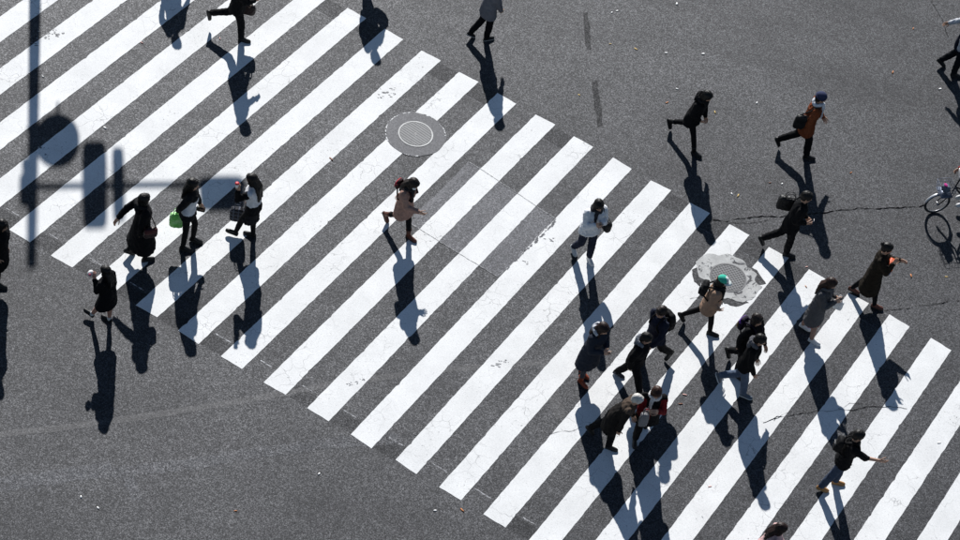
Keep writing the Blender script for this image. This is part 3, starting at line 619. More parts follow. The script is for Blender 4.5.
    if bt['kind'] in ('trousers', 'tights') and not bare:
        slim = bt['kind'] == 'tights'; g = G()
        g.add(*ellipsoid(J['pelvis']+UZ*.01*s, (R*.150*s, F*.112*s, UZ*.12*s), 18, 10))
        for S in 'RL':
            a = .088 if slim else .100; k = .057 if slim else .075; e = .042 if slim else .061
            cuff = J['ank'+S]-unit(J['ank'+S]-J['knee'+S])*(.0 if slim else .012)*s
            g.add(*capsule(J['hip'+S], J['knee'+S], a*s, k*s, 14)); g.add(*loft([ring(J['knee'+S], *frame(J['ank'+S]-J['knee'+S]), k*s, k*s, 14), ring(J['knee'+S]*.6+J['ank'+S]*.4, *frame(J['ank'+S]-J['knee'+S]), (k*.98)*s, (k*.98)*s, 14), ring(cuff, *frame(J['ank'+S]-J['knee'+S]), e*s, e*s, 14)]))
            g.add(*ellipsoid(J['knee'+S], (R*k*s, F*k*s, UZ*k*s), 10, 6))
        V, Fc = remesh(g, .0135, 4, .0015 if slim else .005, seed+3); mesh_obj(bt['kind'], V, Fc, cloth(bt['col']), t, base)
    if 'skirt' in o:
        q = o['skirt']; g = G(); g.add(*loft(skirt_rings(J, H, s, q['len'], .05, .150, .112, q.get('flare', 1.35), 8, q.get('hang', .4))))
        V, Fc = remesh(g, .0135, 3, .007, seed+9, (.05, .09)); mesh_obj('skirt', V, Fc, q.get('mat') or cloth(q['col']), t, base)
    # ---- shoes
    sh = o.get('shoe', {}); sc = sh.get('col', (.012, .012, .012)); solec = sh.get('sole', (.02, .02, .02))
    for S in 'RL':
        fd, fn, an = J['fd'+S], J['fn'+S], J['ank'+S]; lat = np.cross(fd, fn); bot = an-fn*.036*H; RR = []; SS = []; L = .150*H
        for u, w, h in ((0, .020, .040), (.03, .028, .060), (.12, .035, .088), (.28, .036, .092), (.42, .038, .076), (.58, .044, .058), (.75, .047, .047), (.88, .041, .040), (.97, .024, .030), (1, .010, .02)):
            c = bot-fd*.058*s+fd*L*u; th = np.linspace(0, 2*np.pi, 14, endpoint=False)
            yy = np.where(np.sin(th) > 0, np.sin(th)*h, np.sin(th)*.004)+.014
            RR.append(c+np.outer(np.cos(th)*w*.92*s, lat)+np.outer(yy*s, fn)); xx = np.cos(th)*(w*.92+.004); y2 = np.where(np.sin(th) > 0, .017, -.001)+np.sin(th)*.001
            SS.append(c+np.outer(xx*s, lat)+np.outer(y2*s, fn))
        g = G().add(*loft(RR))
        if sh.get('boot'): g.add(*loft([ring(an+fn*.0-fd*.004, *frame(J['knee'+S]-an), .045*s, .048*s, 14), ring(an+(J['knee'+S]-an)*.2, *frame(J['knee'+S]-an), .046*s, .046*s, 14), ring(an+(J['knee'+S]-an)*sh['boot'], *frame(J['knee'+S]-an), .058*s, .058*s, 14)]))
        shoe = g.build('boot' if sh.get('boot') else 'shoe', leather(sc), t, base)
        G().add(*loft(SS)).build('sole', plain(solec, .7, name='sole_rubber'), shoe, base)
        if sh.get('sock'): G().add(*capsule(an-fn*.01, an+(J['knee'+S]-an)*sh['sock'][1], .041*s, .047*s, 12)).build('sock', cloth(sh['sock'][0]), t, base)
    # ---- things worn round head and neck
    if 'scarf' in o:
        g = G(); pts = [J['neck']+J['td']*.035*s+J['tr']*.088*s*math.cos(a)+J['tf']*(.092*s*math.sin(a)+.008)+J['td']*(.022*s*math.sin(a*2)) for a in np.linspace(0, 6.6, 22)]
        g.add(*tube(pts, .036*s, 10))
        for q in o.get('scarf_ends', (.05,)): g.add(*capsule(J['neck']+J['tf']*.115*s+J['tr']*q*s, J['neck']+J['tf']*.15*s+J['tr']*q*s-J['td']*.26*s, .036*s, .03*s, 10))
        V, Fc = remesh(g, .012, 3, .006, seed+1, (.03, .08)); mesh_obj('scarf', V, Fc, cloth(o['scarf']), t, base)
    if 'hood' in o:
        g = G(); pts = [J['neck']+J['td']*(.045-.03*math.sin(a))*s+J['tr']*.105*s*math.cos(a)+J['tf']*(.115*s*math.sin(a)-.02) for a in np.linspace(-3.6, .46, 18)]
        g.add(*tube(pts, .040*s, 10)); g.add(*ellipsoid(J['neck']-J['tf']*.115*s-J['td']*.03*s, (J['tr']*.10*s, J['tf']*.05*s, J['td']*.085*s), 14, 8))
        V, Fc = remesh(g, .012, 3, .007, seed+2, (.03, .07)); mesh_obj('hood', V, Fc, cloth(o['hood']), t, base)
    if 'cap' in o:
        q = o['cap']; c0 = hc+hu*.058*sk-hf*.012*sk; RR = []
        for a in np.linspace(0, 88, 8):
            a = math.radians(a); RR.append(ring(c0+hu*.088*sk*math.sin(a), hr, hf, .094*sk*math.cos(a), .110*sk*math.cos(a), 24))
        if q.get('beanie'): RR.insert(0, ring(c0-hu*.03*sk, hr, hf, .098*sk, .113*sk, 24)); RR.insert(1, ring(c0+hu*.012*sk, hr, hf, .100*sk, .116*sk, 24))
        v, f = loft(RR); ang = np.array([np.arctan2((x-c0)@hr, (x-c0)@hf) for x in v[[f_[0] for f_ in f]]])
        cp_ = mesh_obj('beanie' if q.get('beanie') else 'cap', v, f, [cloth(q['col']), cloth(q.get('col2', q['col']))], t, base, True, (abs(ang) < .9).astype(int))
        if not q.get('beanie'):
            th = np.linspace(-1.25, 1.25, 13); up = []; dn = []
            for rr_, dz in ((.098, .0), (.150, -.012), (.182, -.024)): up.append([c0+hf*(.112/.098*rr_*math.cos(a) if rr_ < .1 else rr_*math.cos(a)*.98+.012)*sk+hr*min(rr_, .1)*math.sin(a)*sk+hu*(dz+.004)*sk for a in th])
            v = [x for r_ in up for x in r_]; n = len(th); v += [x-hu*.006*sk for x in v]; m = n*3
            f = [(r_*n+i, r_*n+i+1, (r_+1)*n+i+1, (r_+1)*n+i) for r_ in range(2) for i in range(n-1)]; f += [tuple(m+i for i in q_[::-1]) for q_ in f]
            bnd = list(range(n))+[n+n-1]+list(range(3*n-1, 2*n-1, -1))+[n]
            f += [(bnd[i], m+bnd[i], m+bnd[(i+1) % len(bnd)], bnd[(i+1) % len(bnd)]) for i in range(len(bnd))]
            mesh_obj('brim', v, f, cloth(q.get('brim', q['col'])), cp_, base)
    if 'mask' in o:
        mesh_obj('face_mask', *ellipsoid(hc-hu*.052*sk+hf*.052*sk, (hr*.058*sk, hf*.052*sk, hu*.045*sk), 16, 8), plain(o['mask'], .7, name='mask_cloth'), t, base)
    if 'glasses' in o:
        g = G()
        for sg in (-1, 1): g.add(*tube([hc+hu*(.012+.018*math.sin(a))*sk+hf*.094*sk+hr*(sg*.033+.023*math.cos(a))*sk for a in np.linspace(0, 6.283, 13)], .003, 5)); g.add(*tube([hc+hu*.016*sk+hf*.09*sk+hr*sg*.058*sk, hc+hu*.014*sk-hf*.0*sk+hr*sg*.084*sk], .003, 5))
        g.build('glasses', DARKMETAL, t, base)
    J['s'] = s; J['H'] = H; J['base'] = base; return t, J
def hash_str(x):
    h = 0
    for ch in x: h = (h*131+ord(ch)) % 1000003
    return h

# ---- bags and other things people carry
def backpack(J, label, col, pocket=None, size=1., accent=None):
    s = J['s']*size; tr, tf, td = J['tr'], J['tf'], J['td']; c = J['neck']-td*.215*s-tf*.215*J['s']
    t = thing('backpack', label, 'backpack', c, 'backpacks')
    g = G(); g.add(*ellipsoid(c, (tr*.150*s, tf*.080*s, td*.215*s), 24, 14, .55))
    v, f = remesh(g, .014, 3, .005, 5); mesh_obj('main_compartment', v, f, cloth(col, .7), t, c)
    po = mesh_obj('front_pocket', *ellipsoid(c-tf*.075*s-td*.07*s, (tr*.115*s, tf*.04*s, td*.12*s), 18, 10, .55), cloth(pocket or col, .7), t, c)
    G().add(*tube([c-tf*.112*s-td*.0*s+tr*x*s+td*(.02)*s for x in (-.09, -.03, .03, .09)], .004, 5)).build('zip', METAL, po, c)
    if accent: mesh_obj('side_panel', *ellipsoid(c-tf*.03*s+td*.10*s, (tr*.153*s, tf*.065*s, td*.06*s), 20, 8, .6), cloth(accent, .7), t, c)
    for sg in (-1, 1):
        sh = J['neck']+tr*sg*.088*J['s']; S = J['s']
        pts = [c+td*.15*s+tr*sg*.07*s+tf*.06*s, sh-tf*.075*S+td*.02*S, sh+td*.042*S, sh+tf*.10*S-td*.01*S, sh+tf*.150*S-td*.12*S+tr*sg*.01, sh+tf*.10*S-td*.25*S+tr*sg*.05*S, sh-tf*.08*S-td*.32*S+tr*sg*.075*S, c-td*.16*s+tr*sg*.11*s+tf*.05*s]
        sm = []
        for k in range(len(pts)-1): sm += [pts[k]*(1-q)+pts[k+1]*q for q in (0, .5)]
        G().add(*tube(sm+[pts[-1]], .016, 6)).build('strap', cloth(col, .7), t, c)
    G().add(*tube([c+td*.2*s+tr*x*s+td*z*s+tf*.04*s for x, z in ((-.04, 0), (-.03, .035), (.03, .035), (.04, 0))], .008, 6)).build('top_handle', cloth(col, .7), t, c)
    return t
def bag(name, label, c, ax, col, strap=None, mat=None, pw=.5, group='bags carried by people', flap=None, handles=True):
    """soft bag with body, flap or rim and handles; strap = list of points"""
    c = np.asarray(c, float); ax = [np.asarray(a, float) for a in ax]; t = thing(name, label, 'bag', c, group)
    g = G().add(*ellipsoid(c, ax, 24, 12, pw)); v, f = remesh(g, .011, 3, .004, 11, (.05, .12))
    mesh_obj('bag_body', v, f, mat or leather(col), t, c)
    if flap: mesh_obj('flap', *ellipsoid(c+ax[2]*.45+ax[1]*.35, (ax[0]*.96, ax[1]*.8, ax[2]*.5), 20, 8, pw), leather(flap), t, c)
    if handles:
        for sg in (-1, 1):
            pts = [c+ax[2]*.9+ax[1]*sg*.5+ax[0]*x+unit(ax[2])*z for x, z in ((-.5, 0), (-.42, .09), (-.2, .135), (.2, .135), (.42, .09), (.5, 0))]
            G().add(*tube(pts, .007, 6)).build('handle', leather(col) if not mat else mat, t, c)
    if strap is not None: G().add(*tube(strap, .011, 6)).build('strap', leather(col), t, c)
    return t
def phone(J, label, S='R', col=(.02, .02, .022), both=True):
    c = (J['handR']+J['handL'])/2 if both else J['hand'+S]; c = c+J['F']*.035+UZ*.03
    up = unit(J['F']*.6+UZ*.8); n = unit(np.cross(J['R'], up)); t = thing('phone', label, 'phone', c, 'phones in hands')
    mesh_obj('case', *ellipsoid(c, (J['R']*.037, n*.006, up*.075), 20, 8, .35), plain(col, .35, name='phone_case'), t, c)
    mesh_obj('screen', *box(c-n*.0058*(1 if n@J['F'] > 0 else -1), (J['R']*.032, n*.001, up*.067)), plain((.01, .012, .016), .12, name='phone_glass'), t, c, False); return t
def hang(J, S, drop, w, h, d, along=None):
    a = unit(J['F']) if along is None else unit(along); c = J['hand'+S]-UZ*(drop+h); return c, (a*w, np.cross(UZ, a)*d, UZ*h)
def over_shoulder(J, S, fwd, out, down, w, h, d):
    """bag hanging at the hip from a strap over shoulder S"""
    sg = 1 if S == 'R' else -1; s = J['s']; c = J['sh'+S]+J['R']*sg*out*s+J['F']*fwd*s-UZ*down*s
    ax = (J['F']*w, J['R']*sg*d, unit(UZ+J['td'])*h); n = J['sh'+S]-J['R']*sg*.035*s
    st = [c+ax[2]*.8+ax[0]*.8, n+J['tf']*.09*s-UZ*.06*s, n+J['tf']*.04*s+UZ*.055*s, n-J['tf']*.04*s+UZ*.055*s, n-J['tf']*.10*s-UZ*.06*s, c+ax[2]*.8-ax[0]*.8]
    return c, ax, st

# ------------------------------------------------------------------ who is on the crossing
BLK = (.006, .006, .007); NVY = (.011, .013, .024); TR = lambda c: {'kind': 'trousers', 'col': c}; TI = lambda c=BLK: {'kind': 'tights', 'col': c}
def coat(col, hem=.2, **k): return dict(col=col, hem=hem, name='coat', **k)
def jacket(col, hem=.06, **k): return dict(col=col, hem=hem, name='jacket', **k)

t, J = make_person('pink', 'woman in dusty pink coat and brown boots walking alone mid crossing', dict(top=coat((.32, .195, .155), .19, bulk=1.05), bottom=TI(), shoe=dict(col=(.10, .035, .022), boot=.35),
    hair='long', hair_col=(0.0124, 0.0074, 0.0062), hair_len=.22, scarf=(.02, .02, .022), mask=(.8, .8, .8), front_locks=1, pose=dict(bL=.4)))
backpack(J, 'small red and black backpack worn over the dusty pink coat', (.03, .008, .010), (.42, .02, .04), .56, (.45, .03, .05))
t, J = make_person('white', 'person in white jacket and dark jeans looking down at phone', dict(top=jacket((.66, .67, .69), .07, bulk=1.1, sleeve_r=1.08), bottom=TR((.018, .022, .040)), shoe=dict(col=(.62, .62, .62), sole=(.7, .7, .7)), hair='bob', scarf=(.03, .03, .034)))
phone(J, 'phone held in both hands by the person in white jacket')
c, ax, st = over_shoulder(J, 'L', .02, .10, .42, .17, .13, .06); bag('shoulder_bag', 'black shoulder bag at the hip of the white jacket', c, ax, BLK, st, handles=False, flap=BLK)
t, J = make_person('plaid', 'long haired girl in white and black jacket carrying checked bag', dict(top=jacket((.60, .60, .62), .05, sleeve=BLK, panel=BLK, prange=(-.2, .07)), bottom=TI(), hair='long', hair_len=.36, skirt=dict(len=.22, col=(.012, .012, .014), flare=1.3), shoe=dict(col=BLK)))
def mat_check():
    m, n, l, b = new_mat('check_cloth'); co = n.new('ShaderNodeTexCoord').outputs['Object']; sx = n.new('ShaderNodeSeparateXYZ'); l.new(co, sx.inputs[0]); r = []
    for ax_, k in ((sx.outputs[0], 22), (sx.outputs[2], 22)): r.append(mth(n, l, 'GREATER_THAN', mth(n, l, 'SINE', mth(n, l, 'MULTIPLY', ax_, k*6.283/2)), .72))
    f = mth(n, l, 'MAXIMUM', *r); l.new(mixc(n, l, f, (.010, .011, .017), (.07, .08, .11)), b.inputs['Base Color']); b.inputs['Roughness'].default_value = .85; return m
c, ax = hang(J, 'R', .22, .14, .17, .06, (1, .1, 0)); c = c+J['F']*.17-np.array([0, .06, 0]); bag('tote_bag', 'dark checked tote bag carried by long haired girl', c, ax, BLK, mat=mat_check(), pw=.35)
cc = J['handL']+UZ*.035+J['F']*.03; cup = thing('drink_cup', 'white drink cup with red lid held up by long haired girl', 'cup', cc)
G().add(*loft([ring(cc-UZ*.05, (1, 0, 0), (0, 1, 0), .027, .027, 16), ring(cc+UZ*.05, (1, 0, 0), (0, 1, 0), .038, .038, 16)])).build('cup_body', plain((.75, .75, .74), .5, name='paper_cup'), cup, cc)
G().add(*loft([ring(cc+UZ*.05, (1, 0, 0), (0, 1, 0), .041, .041, 16), ring(cc+UZ*.066, (1, 0, 0), (0, 1, 0), .036, .036, 16)])).build('lid', plain((.55, .03, .04), .5, name='red_lid'), cup, cc)
t, J = make_person('green', 'girl in black and white jacket with bright green carrier bag', dict(top=jacket((.012, .012, .013), .05, panel=(.60, .61, .63), prange=(.02, .22), pside=1), bottom=TI(), hair='long', hair_len=.22, shoe=dict(col=BLK)))
def mat_green():
    m, n, l, b = new_mat('green_plastic'); co = n.new('ShaderNodeTexCoord').outputs['Object']; f = ramp(n, l, noise(n, l, co, 9, 3, .6), .42, .6)
    l.new(mixc(n, l, f, (.16, .62, .10), (.45, .82, .34)), b.inputs['Base Color']); b.inputs['Roughness'].default_value = .45; b.inputs['Transmission Weight'].default_value = .0; return m
c, ax = hang(J, 'R', .05, .13, .18, .055, (1, .15, 0)); bag('carrier_bag', 'bright green plastic carrier bag in the girl\'s hand', c, ax, BLK, mat=mat_green(), pw=.4)
c, ax = hang(J, 'L', .02, .085, .055, .03); bag('hand_purse', 'small black purse in hand of girl with green bag', c, ax, BLK, handles=False, flap=BLK)
t, J = make_person('dress', 'woman in wide black coat stretching one arm backwards', dict(top=coat(BLK, .30, flare=1.75, bulk=1.1, hang=.5, sleeve_r=1.12), bottom=TI(), hair='bob', hood=(.012, .012, .013), shoe=dict(col=BLK)))
c, ax, st = over_shoulder(J, 'R', .06, .13, .36, .13, .12, .05); bag('shoulder_bag', 'black and red handbag at the side of wide black coat', c, ax, (.02, .006, .007), st, handles=False, flap=(.06, .008, .01))
t, J = make_person('girl', 'girl in short black coat with bare legs outside the stripes', dict(top=coat(BLK, .20, bulk=1.1, flare=1.3), bare_legs=1, flushed=1, hair='long', hair_len=.2, pose=dict(sL=.30, bL=.02, eL=2.35, iL=.30, sR=-.12, bR=.08, eR=.2), shoe=dict(col=BLK, sock=((.5, .5, .5), .08))))
c = J['handL']+J['F']*.05-UZ*.01; o_ = thing('round_trinket', 'small round white and pink object held by bare legged girl', 'trinket', c)
mesh_obj('disc', *ellipsoid(c+J['F']*.03, (J['R']*.065, J['F']*.05, UZ*.065), 18, 8), plain((.78, .76, .75), .6, name='white_plush'), o_, c); mesh_obj('centre', *ellipsoid(c+J['F']*.03+J['R']*0-np.array([0, .045, -.02]), (J['R']*.030, J['F']*.030, UZ*.030), 12, 8), plain((.62, .16, .20), .6, name='pink_plush'), o_, c)
t, J = make_person('edgeL', 'person in black cut off by left edge of picture', dict(top=coat(BLK, .27, bulk=1.15, flare=1.4), bottom=TI(), hair='bob', pose=dict(x=-8.36, sR=0., bR=.05, eR=.15, sL=0., bL=.05, eL=.15)))
t, J = make_person('run1', 'striding person in black trousers at top left with raised heel', dict(top=coat(BLK, .10), bottom=TR(BLK), hair='short'))
c, ax = hang(J, 'L', .03, .15, .13, .05); bag('handbag', 'dark handbag of striding person at top left', c, ax, (.02, .01, .01))
t, J = make_person('off2', 'person beyond top edge whose shadow crosses the upper left stripes', dict(top=coat(BLK, .2), bottom=TR(BLK), hair='short', pose=dict(sL=.2, bR=.4)))
t, J = make_person('off3', 'person beyond top edge whose shadow falls left of grey coat walker', dict(top=jacket(BLK, .02, bulk=1.0), bottom=TI(), hair='short'))
c, ax, st = over_shoulder(J, 'L', -.05, .14, .34, .17, .13, .06); bag('shoulder_bag', 'dark shoulder bag beyond the top edge', c, ax, BLK, st, handles=False, flap=BLK)
t, J = make_person('grey4', 'walker in light grey coat at top edge, head out of view', dict(top=coat((.13, .13, .145), .13, sleeve=(.12, .12, .135)), bottom=TR(BLK), hair='short', shoe=dict(col=BLK, sole=(.3, .3, .3))))
t, J = make_person('dark5', 'hooded walker all in black on open asphalt with trailing leg up', dict(top=coat(BLK, .12, bulk=1.05), bottom=TI(), hair='bob', hood=(.013, .013, .014), scarf=(.014, .013, .013), shoe=dict(col=BLK, boot=.3)))
t, J = make_person('orange6', 'walker in orange coat, white scarf and navy beanie on open asphalt', dict(top=coat((.17, .045, .017), .13, sleeve=(.19, .054, .022)), bottom=TR(BLK), hair='short', scarf=(.62, .63, .66), cap=dict(col=(.035, .042, .085), beanie=1), shoe=dict(col=BLK)))
c, ax, st = over_shoulder(J, 'R', -.25, .03, .30, .12, .18, .05); bag('shoulder_bag', 'black shoulder bag against the orange coat', c, ax, BLK, st, handles=False, flap=BLK)
t, J = make_person('edgeR7', 'person in navy cut off by right edge near the top', dict(top=jacket(NVY, .1, sleeve=(.5, .51, .54)), bottom=TR((.008, .009, .012)), hair='short', pose=dict(x=8.56)))
t, J = make_person('bag8', 'man in black with large briefcase walking above mortar manhole', dict(top=coat(BLK, .10, bulk=1.1), bottom=TR(BLK), hair='short', shoe=dict(col=BLK)))
c, ax, st = over_shoulder(J, 'L', -.20, .10, .34, .20, .16, .06); bag('briefcase', 'big black soft briefcase of man walking above mortar manhole', c, ax, BLK, st, pw=.35, flap=BLK)
phone(J, 'pale phone held by man with briefcase', both=True, col=(.6, .55, .55))
t, J = make_person('long9', 'woman in long brown coat with hair bun at right stripe ends', dict(top=coat((.016, .012, .008), .30, flare=1.45, hang=.4), bottom=TI(), hair='bun', shoe=dict(col=(.10, .035, .025))))
c = J['neck']+J['tf']*.21-J['td']*.22; bag('pouch', 'orange pouch hugged by woman in long brown coat', c, (J['F']*.06, J['R']*.13, UZ*.10), (.55, .085, .02), handles=False)
c2 = c-UZ*.14; bag('cloth_bag', 'small blue bag below the orange pouch', c2, (J['F']*.05, J['R']*.08, UZ*.07), (.05, .09, .26), handles=False)
t, J = make_person('phone10', 'long haired woman in grey coat and white shoes reading phone', dict(top=coat((.075, .075, .08), .25, bulk=1.08, sleeve=(.065, .065, .07)), bottom=TI((.30, .19, .15)), hair='long', hair_col=(0.0217, 0.0087, 0.0056), hair_len=.26, skirt=dict(len=.30, col=(.16, .012, .025), flare=1.15), shoe=dict(col=(.68, .68, .69), sole=(.7, .7, .7)), scarf=(.10, .10, .105)))
phone(J, 'phone held by long haired woman in grey coat')
c = J['handL']+J['F']*.02-UZ*.16; bag('paper_bag', 'white paper bag hanging from hand of woman in grey coat', c, (J['F']*.10, J['R']*.04, UZ*.11), (.72, .72, .72), pw=.35)
t, J = make_person('teal11', 'walker in beige jacket and teal cap beside mortar manhole', dict(top=jacket((.33, .215, .15), .12, bulk=1.12, sleeve_r=1.1), bottom=TI(), hair='bob', cap=dict(col=(.05, .42, .30), col2=(.70, .74, .72), brim=(.66, .72, .70)), scarf=(.016, .016, .018), shoe=dict(col=BLK)))
backpack(J, 'black backpack worn over the beige jacket', BLK, None, .8)
t, J = make_person('purple12', 'person in black walking half hidden behind man in blue jeans', dict(top=jacket(BLK, .1), bottom=TR(BLK), hair='bob', hair_col=(0.0124, 0.0074, 0.0062)))
backpack(J, 'purple and mustard backpack of person behind man in jeans', (.012, .008, .02), (.22, .13, .04), .72, (.13, .05, .28))
t, J = make_person('jeans13', 'man in black jacket and pale blue jeans in mid stride', dict(top=jacket(BLK, .06, bulk=1.08), bottom=TR((.075, .10, .15)), hair='short', hood=(.10, .10, .11), shoe=dict(col=(.08, .10, .13), sole=(.55, .57, .6))))
t, J = make_person('reach14', 'short haired man in black reaching one bare forearm out to right', dict(top=jacket(BLK, .06, bulk=1.08), bottom=TR((.035, .050, .085)), hair='short', bare_arm='R', curl=.25, shoe=dict(col=(.34, .17, .06), sole=(.3, .2, .1))))
backpack(J, 'flat black backpack of man reaching his arm out', BLK, None, .75)
t, J = make_person('pink15', 'dark haired person in pale pink coat at bottom edge', dict(top=coat((.56, .37, .36), .2, bulk=1.1), bottom=TI(), hair='long', hair_col=(0.0174, 0.0074, 0.0062), hair_len=.2))
t, J = make_person('hood16', 'woman in charcoal coat with white hood and brown boots reading phone', dict(top=coat((.024, .028, .040), .25, bulk=1.1), bottom=TI((.05, .05, .06)), hair='long', hair_col=(0.0186, 0.0081, 0.0062), hair_len=.16, hood=(.52, .53, .56), shoe=dict(col=(.26, .055, .025), boot=.3), front_locks=1))
phone(J, 'phone held by woman in charcoal coat')
t, J = make_person('man17', 'man in black jacket with grey collar walking left of backpacker', dict(top=jacket(BLK, .08, bulk=1.12, sleeve_r=1.1), bottom=TR(BLK), hair='short', hood=(.16, .17, .19), shoe=dict(col=(.02, .022, .03), sole=(.2, .22, .26))))
t, J = make_person('pack18', 'young man in navy jacket with glasses and black backpack', dict(top=jacket((.015, .018, .032), .07), bottom=TR(BLK), hair='short', hair_col=(0.0136, 0.0081, 0.0068), glasses=1))
backpack(J, 'large rounded black backpack of young man in navy', BLK, None, 1.05)
t, J = make_person('elder19', 'white haired stooping person in black and brown coat', dict(top=coat((.013, .011, .010), .22, bulk=1.12, panel=(.07, .05, .038), prange=(.22, .34)), bottom=TR(BLK), hair='short', hair_col=(0.5000, 0.4800, 0.4500)))
t, J = make_person('red20', 'brown haired woman in red and black facing the camera', dict(top=coat(BLK, .2, sleeve=(.15, .010, .012), bulk=1.05, panel=(.09, .007, .009), prange=(-.05, .16), pside=1), bottom=TR(BLK), hair='bob', hair_col=(0.0341, 0.0124, 0.0074), scarf=(.55, .54, .54)))
c = J['handR']-UZ*.22-J['R']*(-.10)+J['F']*.02; bag('tote_bag', 'grey tote bag between white haired person and woman in red', c, (J['R']*.08, J['F']*.05, UZ*.17), (.16, .16, .17), pw=.4)

# ------------------------------------------------------------------ cyclist coming in from the right
def bicycle():
    A = gnd(933.5, 212.5); d = unit(gnd(953.5, 210.5)-A); up = UZ; lat = np.cross(d, up); r = .27      # A: front tyre on the road, d: towards the rear
    t = thing('bicycle', 'small wheeled black bicycle entering from the right edge', 'bicycle', A); L = A
    P = lambda x, z, y=0.: A+d*x+up*z+lat*y
    def wheel(x):
        w = thing('wheel', '', ''); del w['label'], w['category']; w.parent = t; w.name = 'wheel'; c = P(x, r)
        def hoop(rad, tr_, n, m): 
            v = []; f = []
            for i in range(n):
                a = 2*math.pi*i/n; e = d*math.cos(a)+up*math.sin(a)
                for j in range(m):
                    b = 2*math.pi*j/m; v.append(c+e*(rad+tr_*math.cos(b))+lat*tr_*math.sin(b))
            for i in range(n):
                for j in range(m): f.append((i*m+j, i*m+(j+1) % m, ((i+1) % n)*m+(j+1) % m, ((i+1) % n)*m+j))
            return v, f
        mesh_obj('tyre', *hoop(r-.018, .018, 48, 10), RUBBER, w, L); mesh_obj('rim', *hoop(r-.042, .009, 48, 8), METAL, w, L)
        G().add(*tube([c-lat*.05, c+lat*.05], .02, 10)).build('hub', METAL, w, L); g = G()
        for k in range(24):
            a = 2*math.pi*k/24; e = d*math.cos(a)+up*math.sin(a); g.add(*tube([c+lat*.025*(-1)**k+e*.018, c+e*(r-.045)], .0016, 4))
        o_ = g.build('spokes', METAL, w, L); o_['kind'] = 'stuff'
        # mudguard
        v = []; f = []; n = 18
        for i in range(n+1):
            a = math.radians(15+i*150/n) if x < .5 else math.radians(-5+i*150/n); e = d*math.cos(a)+up*math.sin(a)
            for q, hgt in ((-.026, .012), (-.012, .02), (.012, .02), (.026, .012)): v.append(c+e*(r+hgt)+lat*q)
        f = [(i*4+j, i*4+j+1, i*4+j+5, i*4+j+4) for i in range(n) for j in range(3)]
        mesh_obj('mudguard', v, f, plain((.55, .55, .56), .4, .5, .1, 20, 0, 'mudguard_metal'), t, L)
    wheel(0.); wheel(1.02)
    fr = plain((.02, .021, .025), .35, .2, .1, 20, 0, 'frame_paint'); g = G()
    hd, bb, seat, rear = P(.26, .78), P(.60, .30), P(.78, .70), P(1.02, r)
    for a, b, rr in ((hd-up*.10, bb, .020), (P(.27, .70), P(.68, .46), .017), (bb, seat, .017), (P(.745, .62), rear+lat*.05, .009), (P(.745, .62), rear-lat*.05, .009), (bb, rear+lat*.05, .010), (bb, rear-lat*.05, .010)): g.add(*capsule(a, b, rr, rr, 8))
    g.build('frame', fr, t, L)
    g = G(); g.add(*capsule(P(.24, .60), P(.285, .92), .016, .016, 8))
    for sg in (-1, 1): g.add(*tube([P(.24, .60), P(.20, .56, sg*.045), P(0, r, sg*.05)], .011, 8))
    g.build('fork', fr, t, L)
    g = G(); g.add(*tube([P(.40, .98, -.28), P(.33, 1.0, -.20), P(.28, .96, -.06), P(.28, .96, .06), P(.33, 1.0, .20), P(.40, .98, .28)], .011, 8)); hb = g.build('handlebar', METAL, t, L)
    for sg in (-1, 1): G().add(*capsule(P(.42, .977, sg*.30), P(.36, .99, sg*.235), .016, .016, 8)).build('grip', RUBBER, hb, L)
    G().add(*ellipsoid(P(.86, .80), (d*.13, lat*.075, up*.03), 16, 8, .8)).build('saddle', leather((.015, .015, .015)), t, L); G().add(*capsule(seat-up*.1, P(.84, .79), .013, .013, 8)).build('seat_post', METAL, t, L)
    G().add(*tube([bb-lat*.06, bb+lat*.06], .022, 10)).add(*capsule(bb+lat*.06, bb+lat*.06-d*.15+up*.05, .010, .009, 8)).add(*capsule(bb-lat*.06, bb-lat*.06+d*.15-up*.05, .010, .009, 8)).build('crank', METAL, t, L)
    for sg in (1, -1): G().add(*box(bb+lat*sg*.11+(-d*.15+up*.05)*sg, (d*.045, lat*.045, up*.012))).build('pedal', RUBBER, t, L)
    # front basket of bent wire panels
    g = G(); c = P(.06, .68)
    for z in (-.10, -.03, .04, .11):
        k = 1+.9*(z+.1); pts = [c+d*x*.12*k+lat*y*.15*k+up*z for x, y in ((-1, -1), (1, -1), (1, 1), (-1, 1), (-1, -1))]; g.add(*tube(pts, .005, 5))
    for k in range(20):
        a = 2*math.pi*k/20; x, y = max(-1, min(1, 1.4*math.cos(a))), max(-1, min(1, 1.4*math.sin(a))); g.add(*tube([c+d*x*.12+lat*y*.15-up*.1, c+d*x*.12*1.19+lat*y*.15*1.19+up*.11], .003, 4))
    g.add(*box(c-up*.1, (d*.12, lat*.15, up*.003))); g.build('front_basket', plain((.10, .12, .17), .45, .3, name='basket_wire'), t, L)
    b = bag('basket_bundle', 'blue grey and pink bundle lying in the bicycle basket', c+up*.02, (d*.08, lat*.09, up*.08), (.10, .12, .16), handles=False, pw=.7, group='bags carried by people')
    mesh_obj('pink_tie', *ellipsoid(c+up*.11-d*.03, (d*.035, lat*.05, up*.018), 14, 8), cloth((.45, .04, .22)), b, c+up*.02)
    # rider
    pel = P(.85, .90); phi = math.atan2(-d[1], -d[0])
    pose = dict(x=pel[0], y=pel[1], z=pel[2], phi=phi, lean=.30, side=0, hp=-.05, tR=.95, kR=1.25, aR=.10, tL=1.25, kL=1.35, aL=.10, fR=.15, fL=-.05, sR=.62, bR=.18, eR=.28, iR=-.05, sL=.62, bL=.18, eL=.28, iL=-.05, H=1.64)
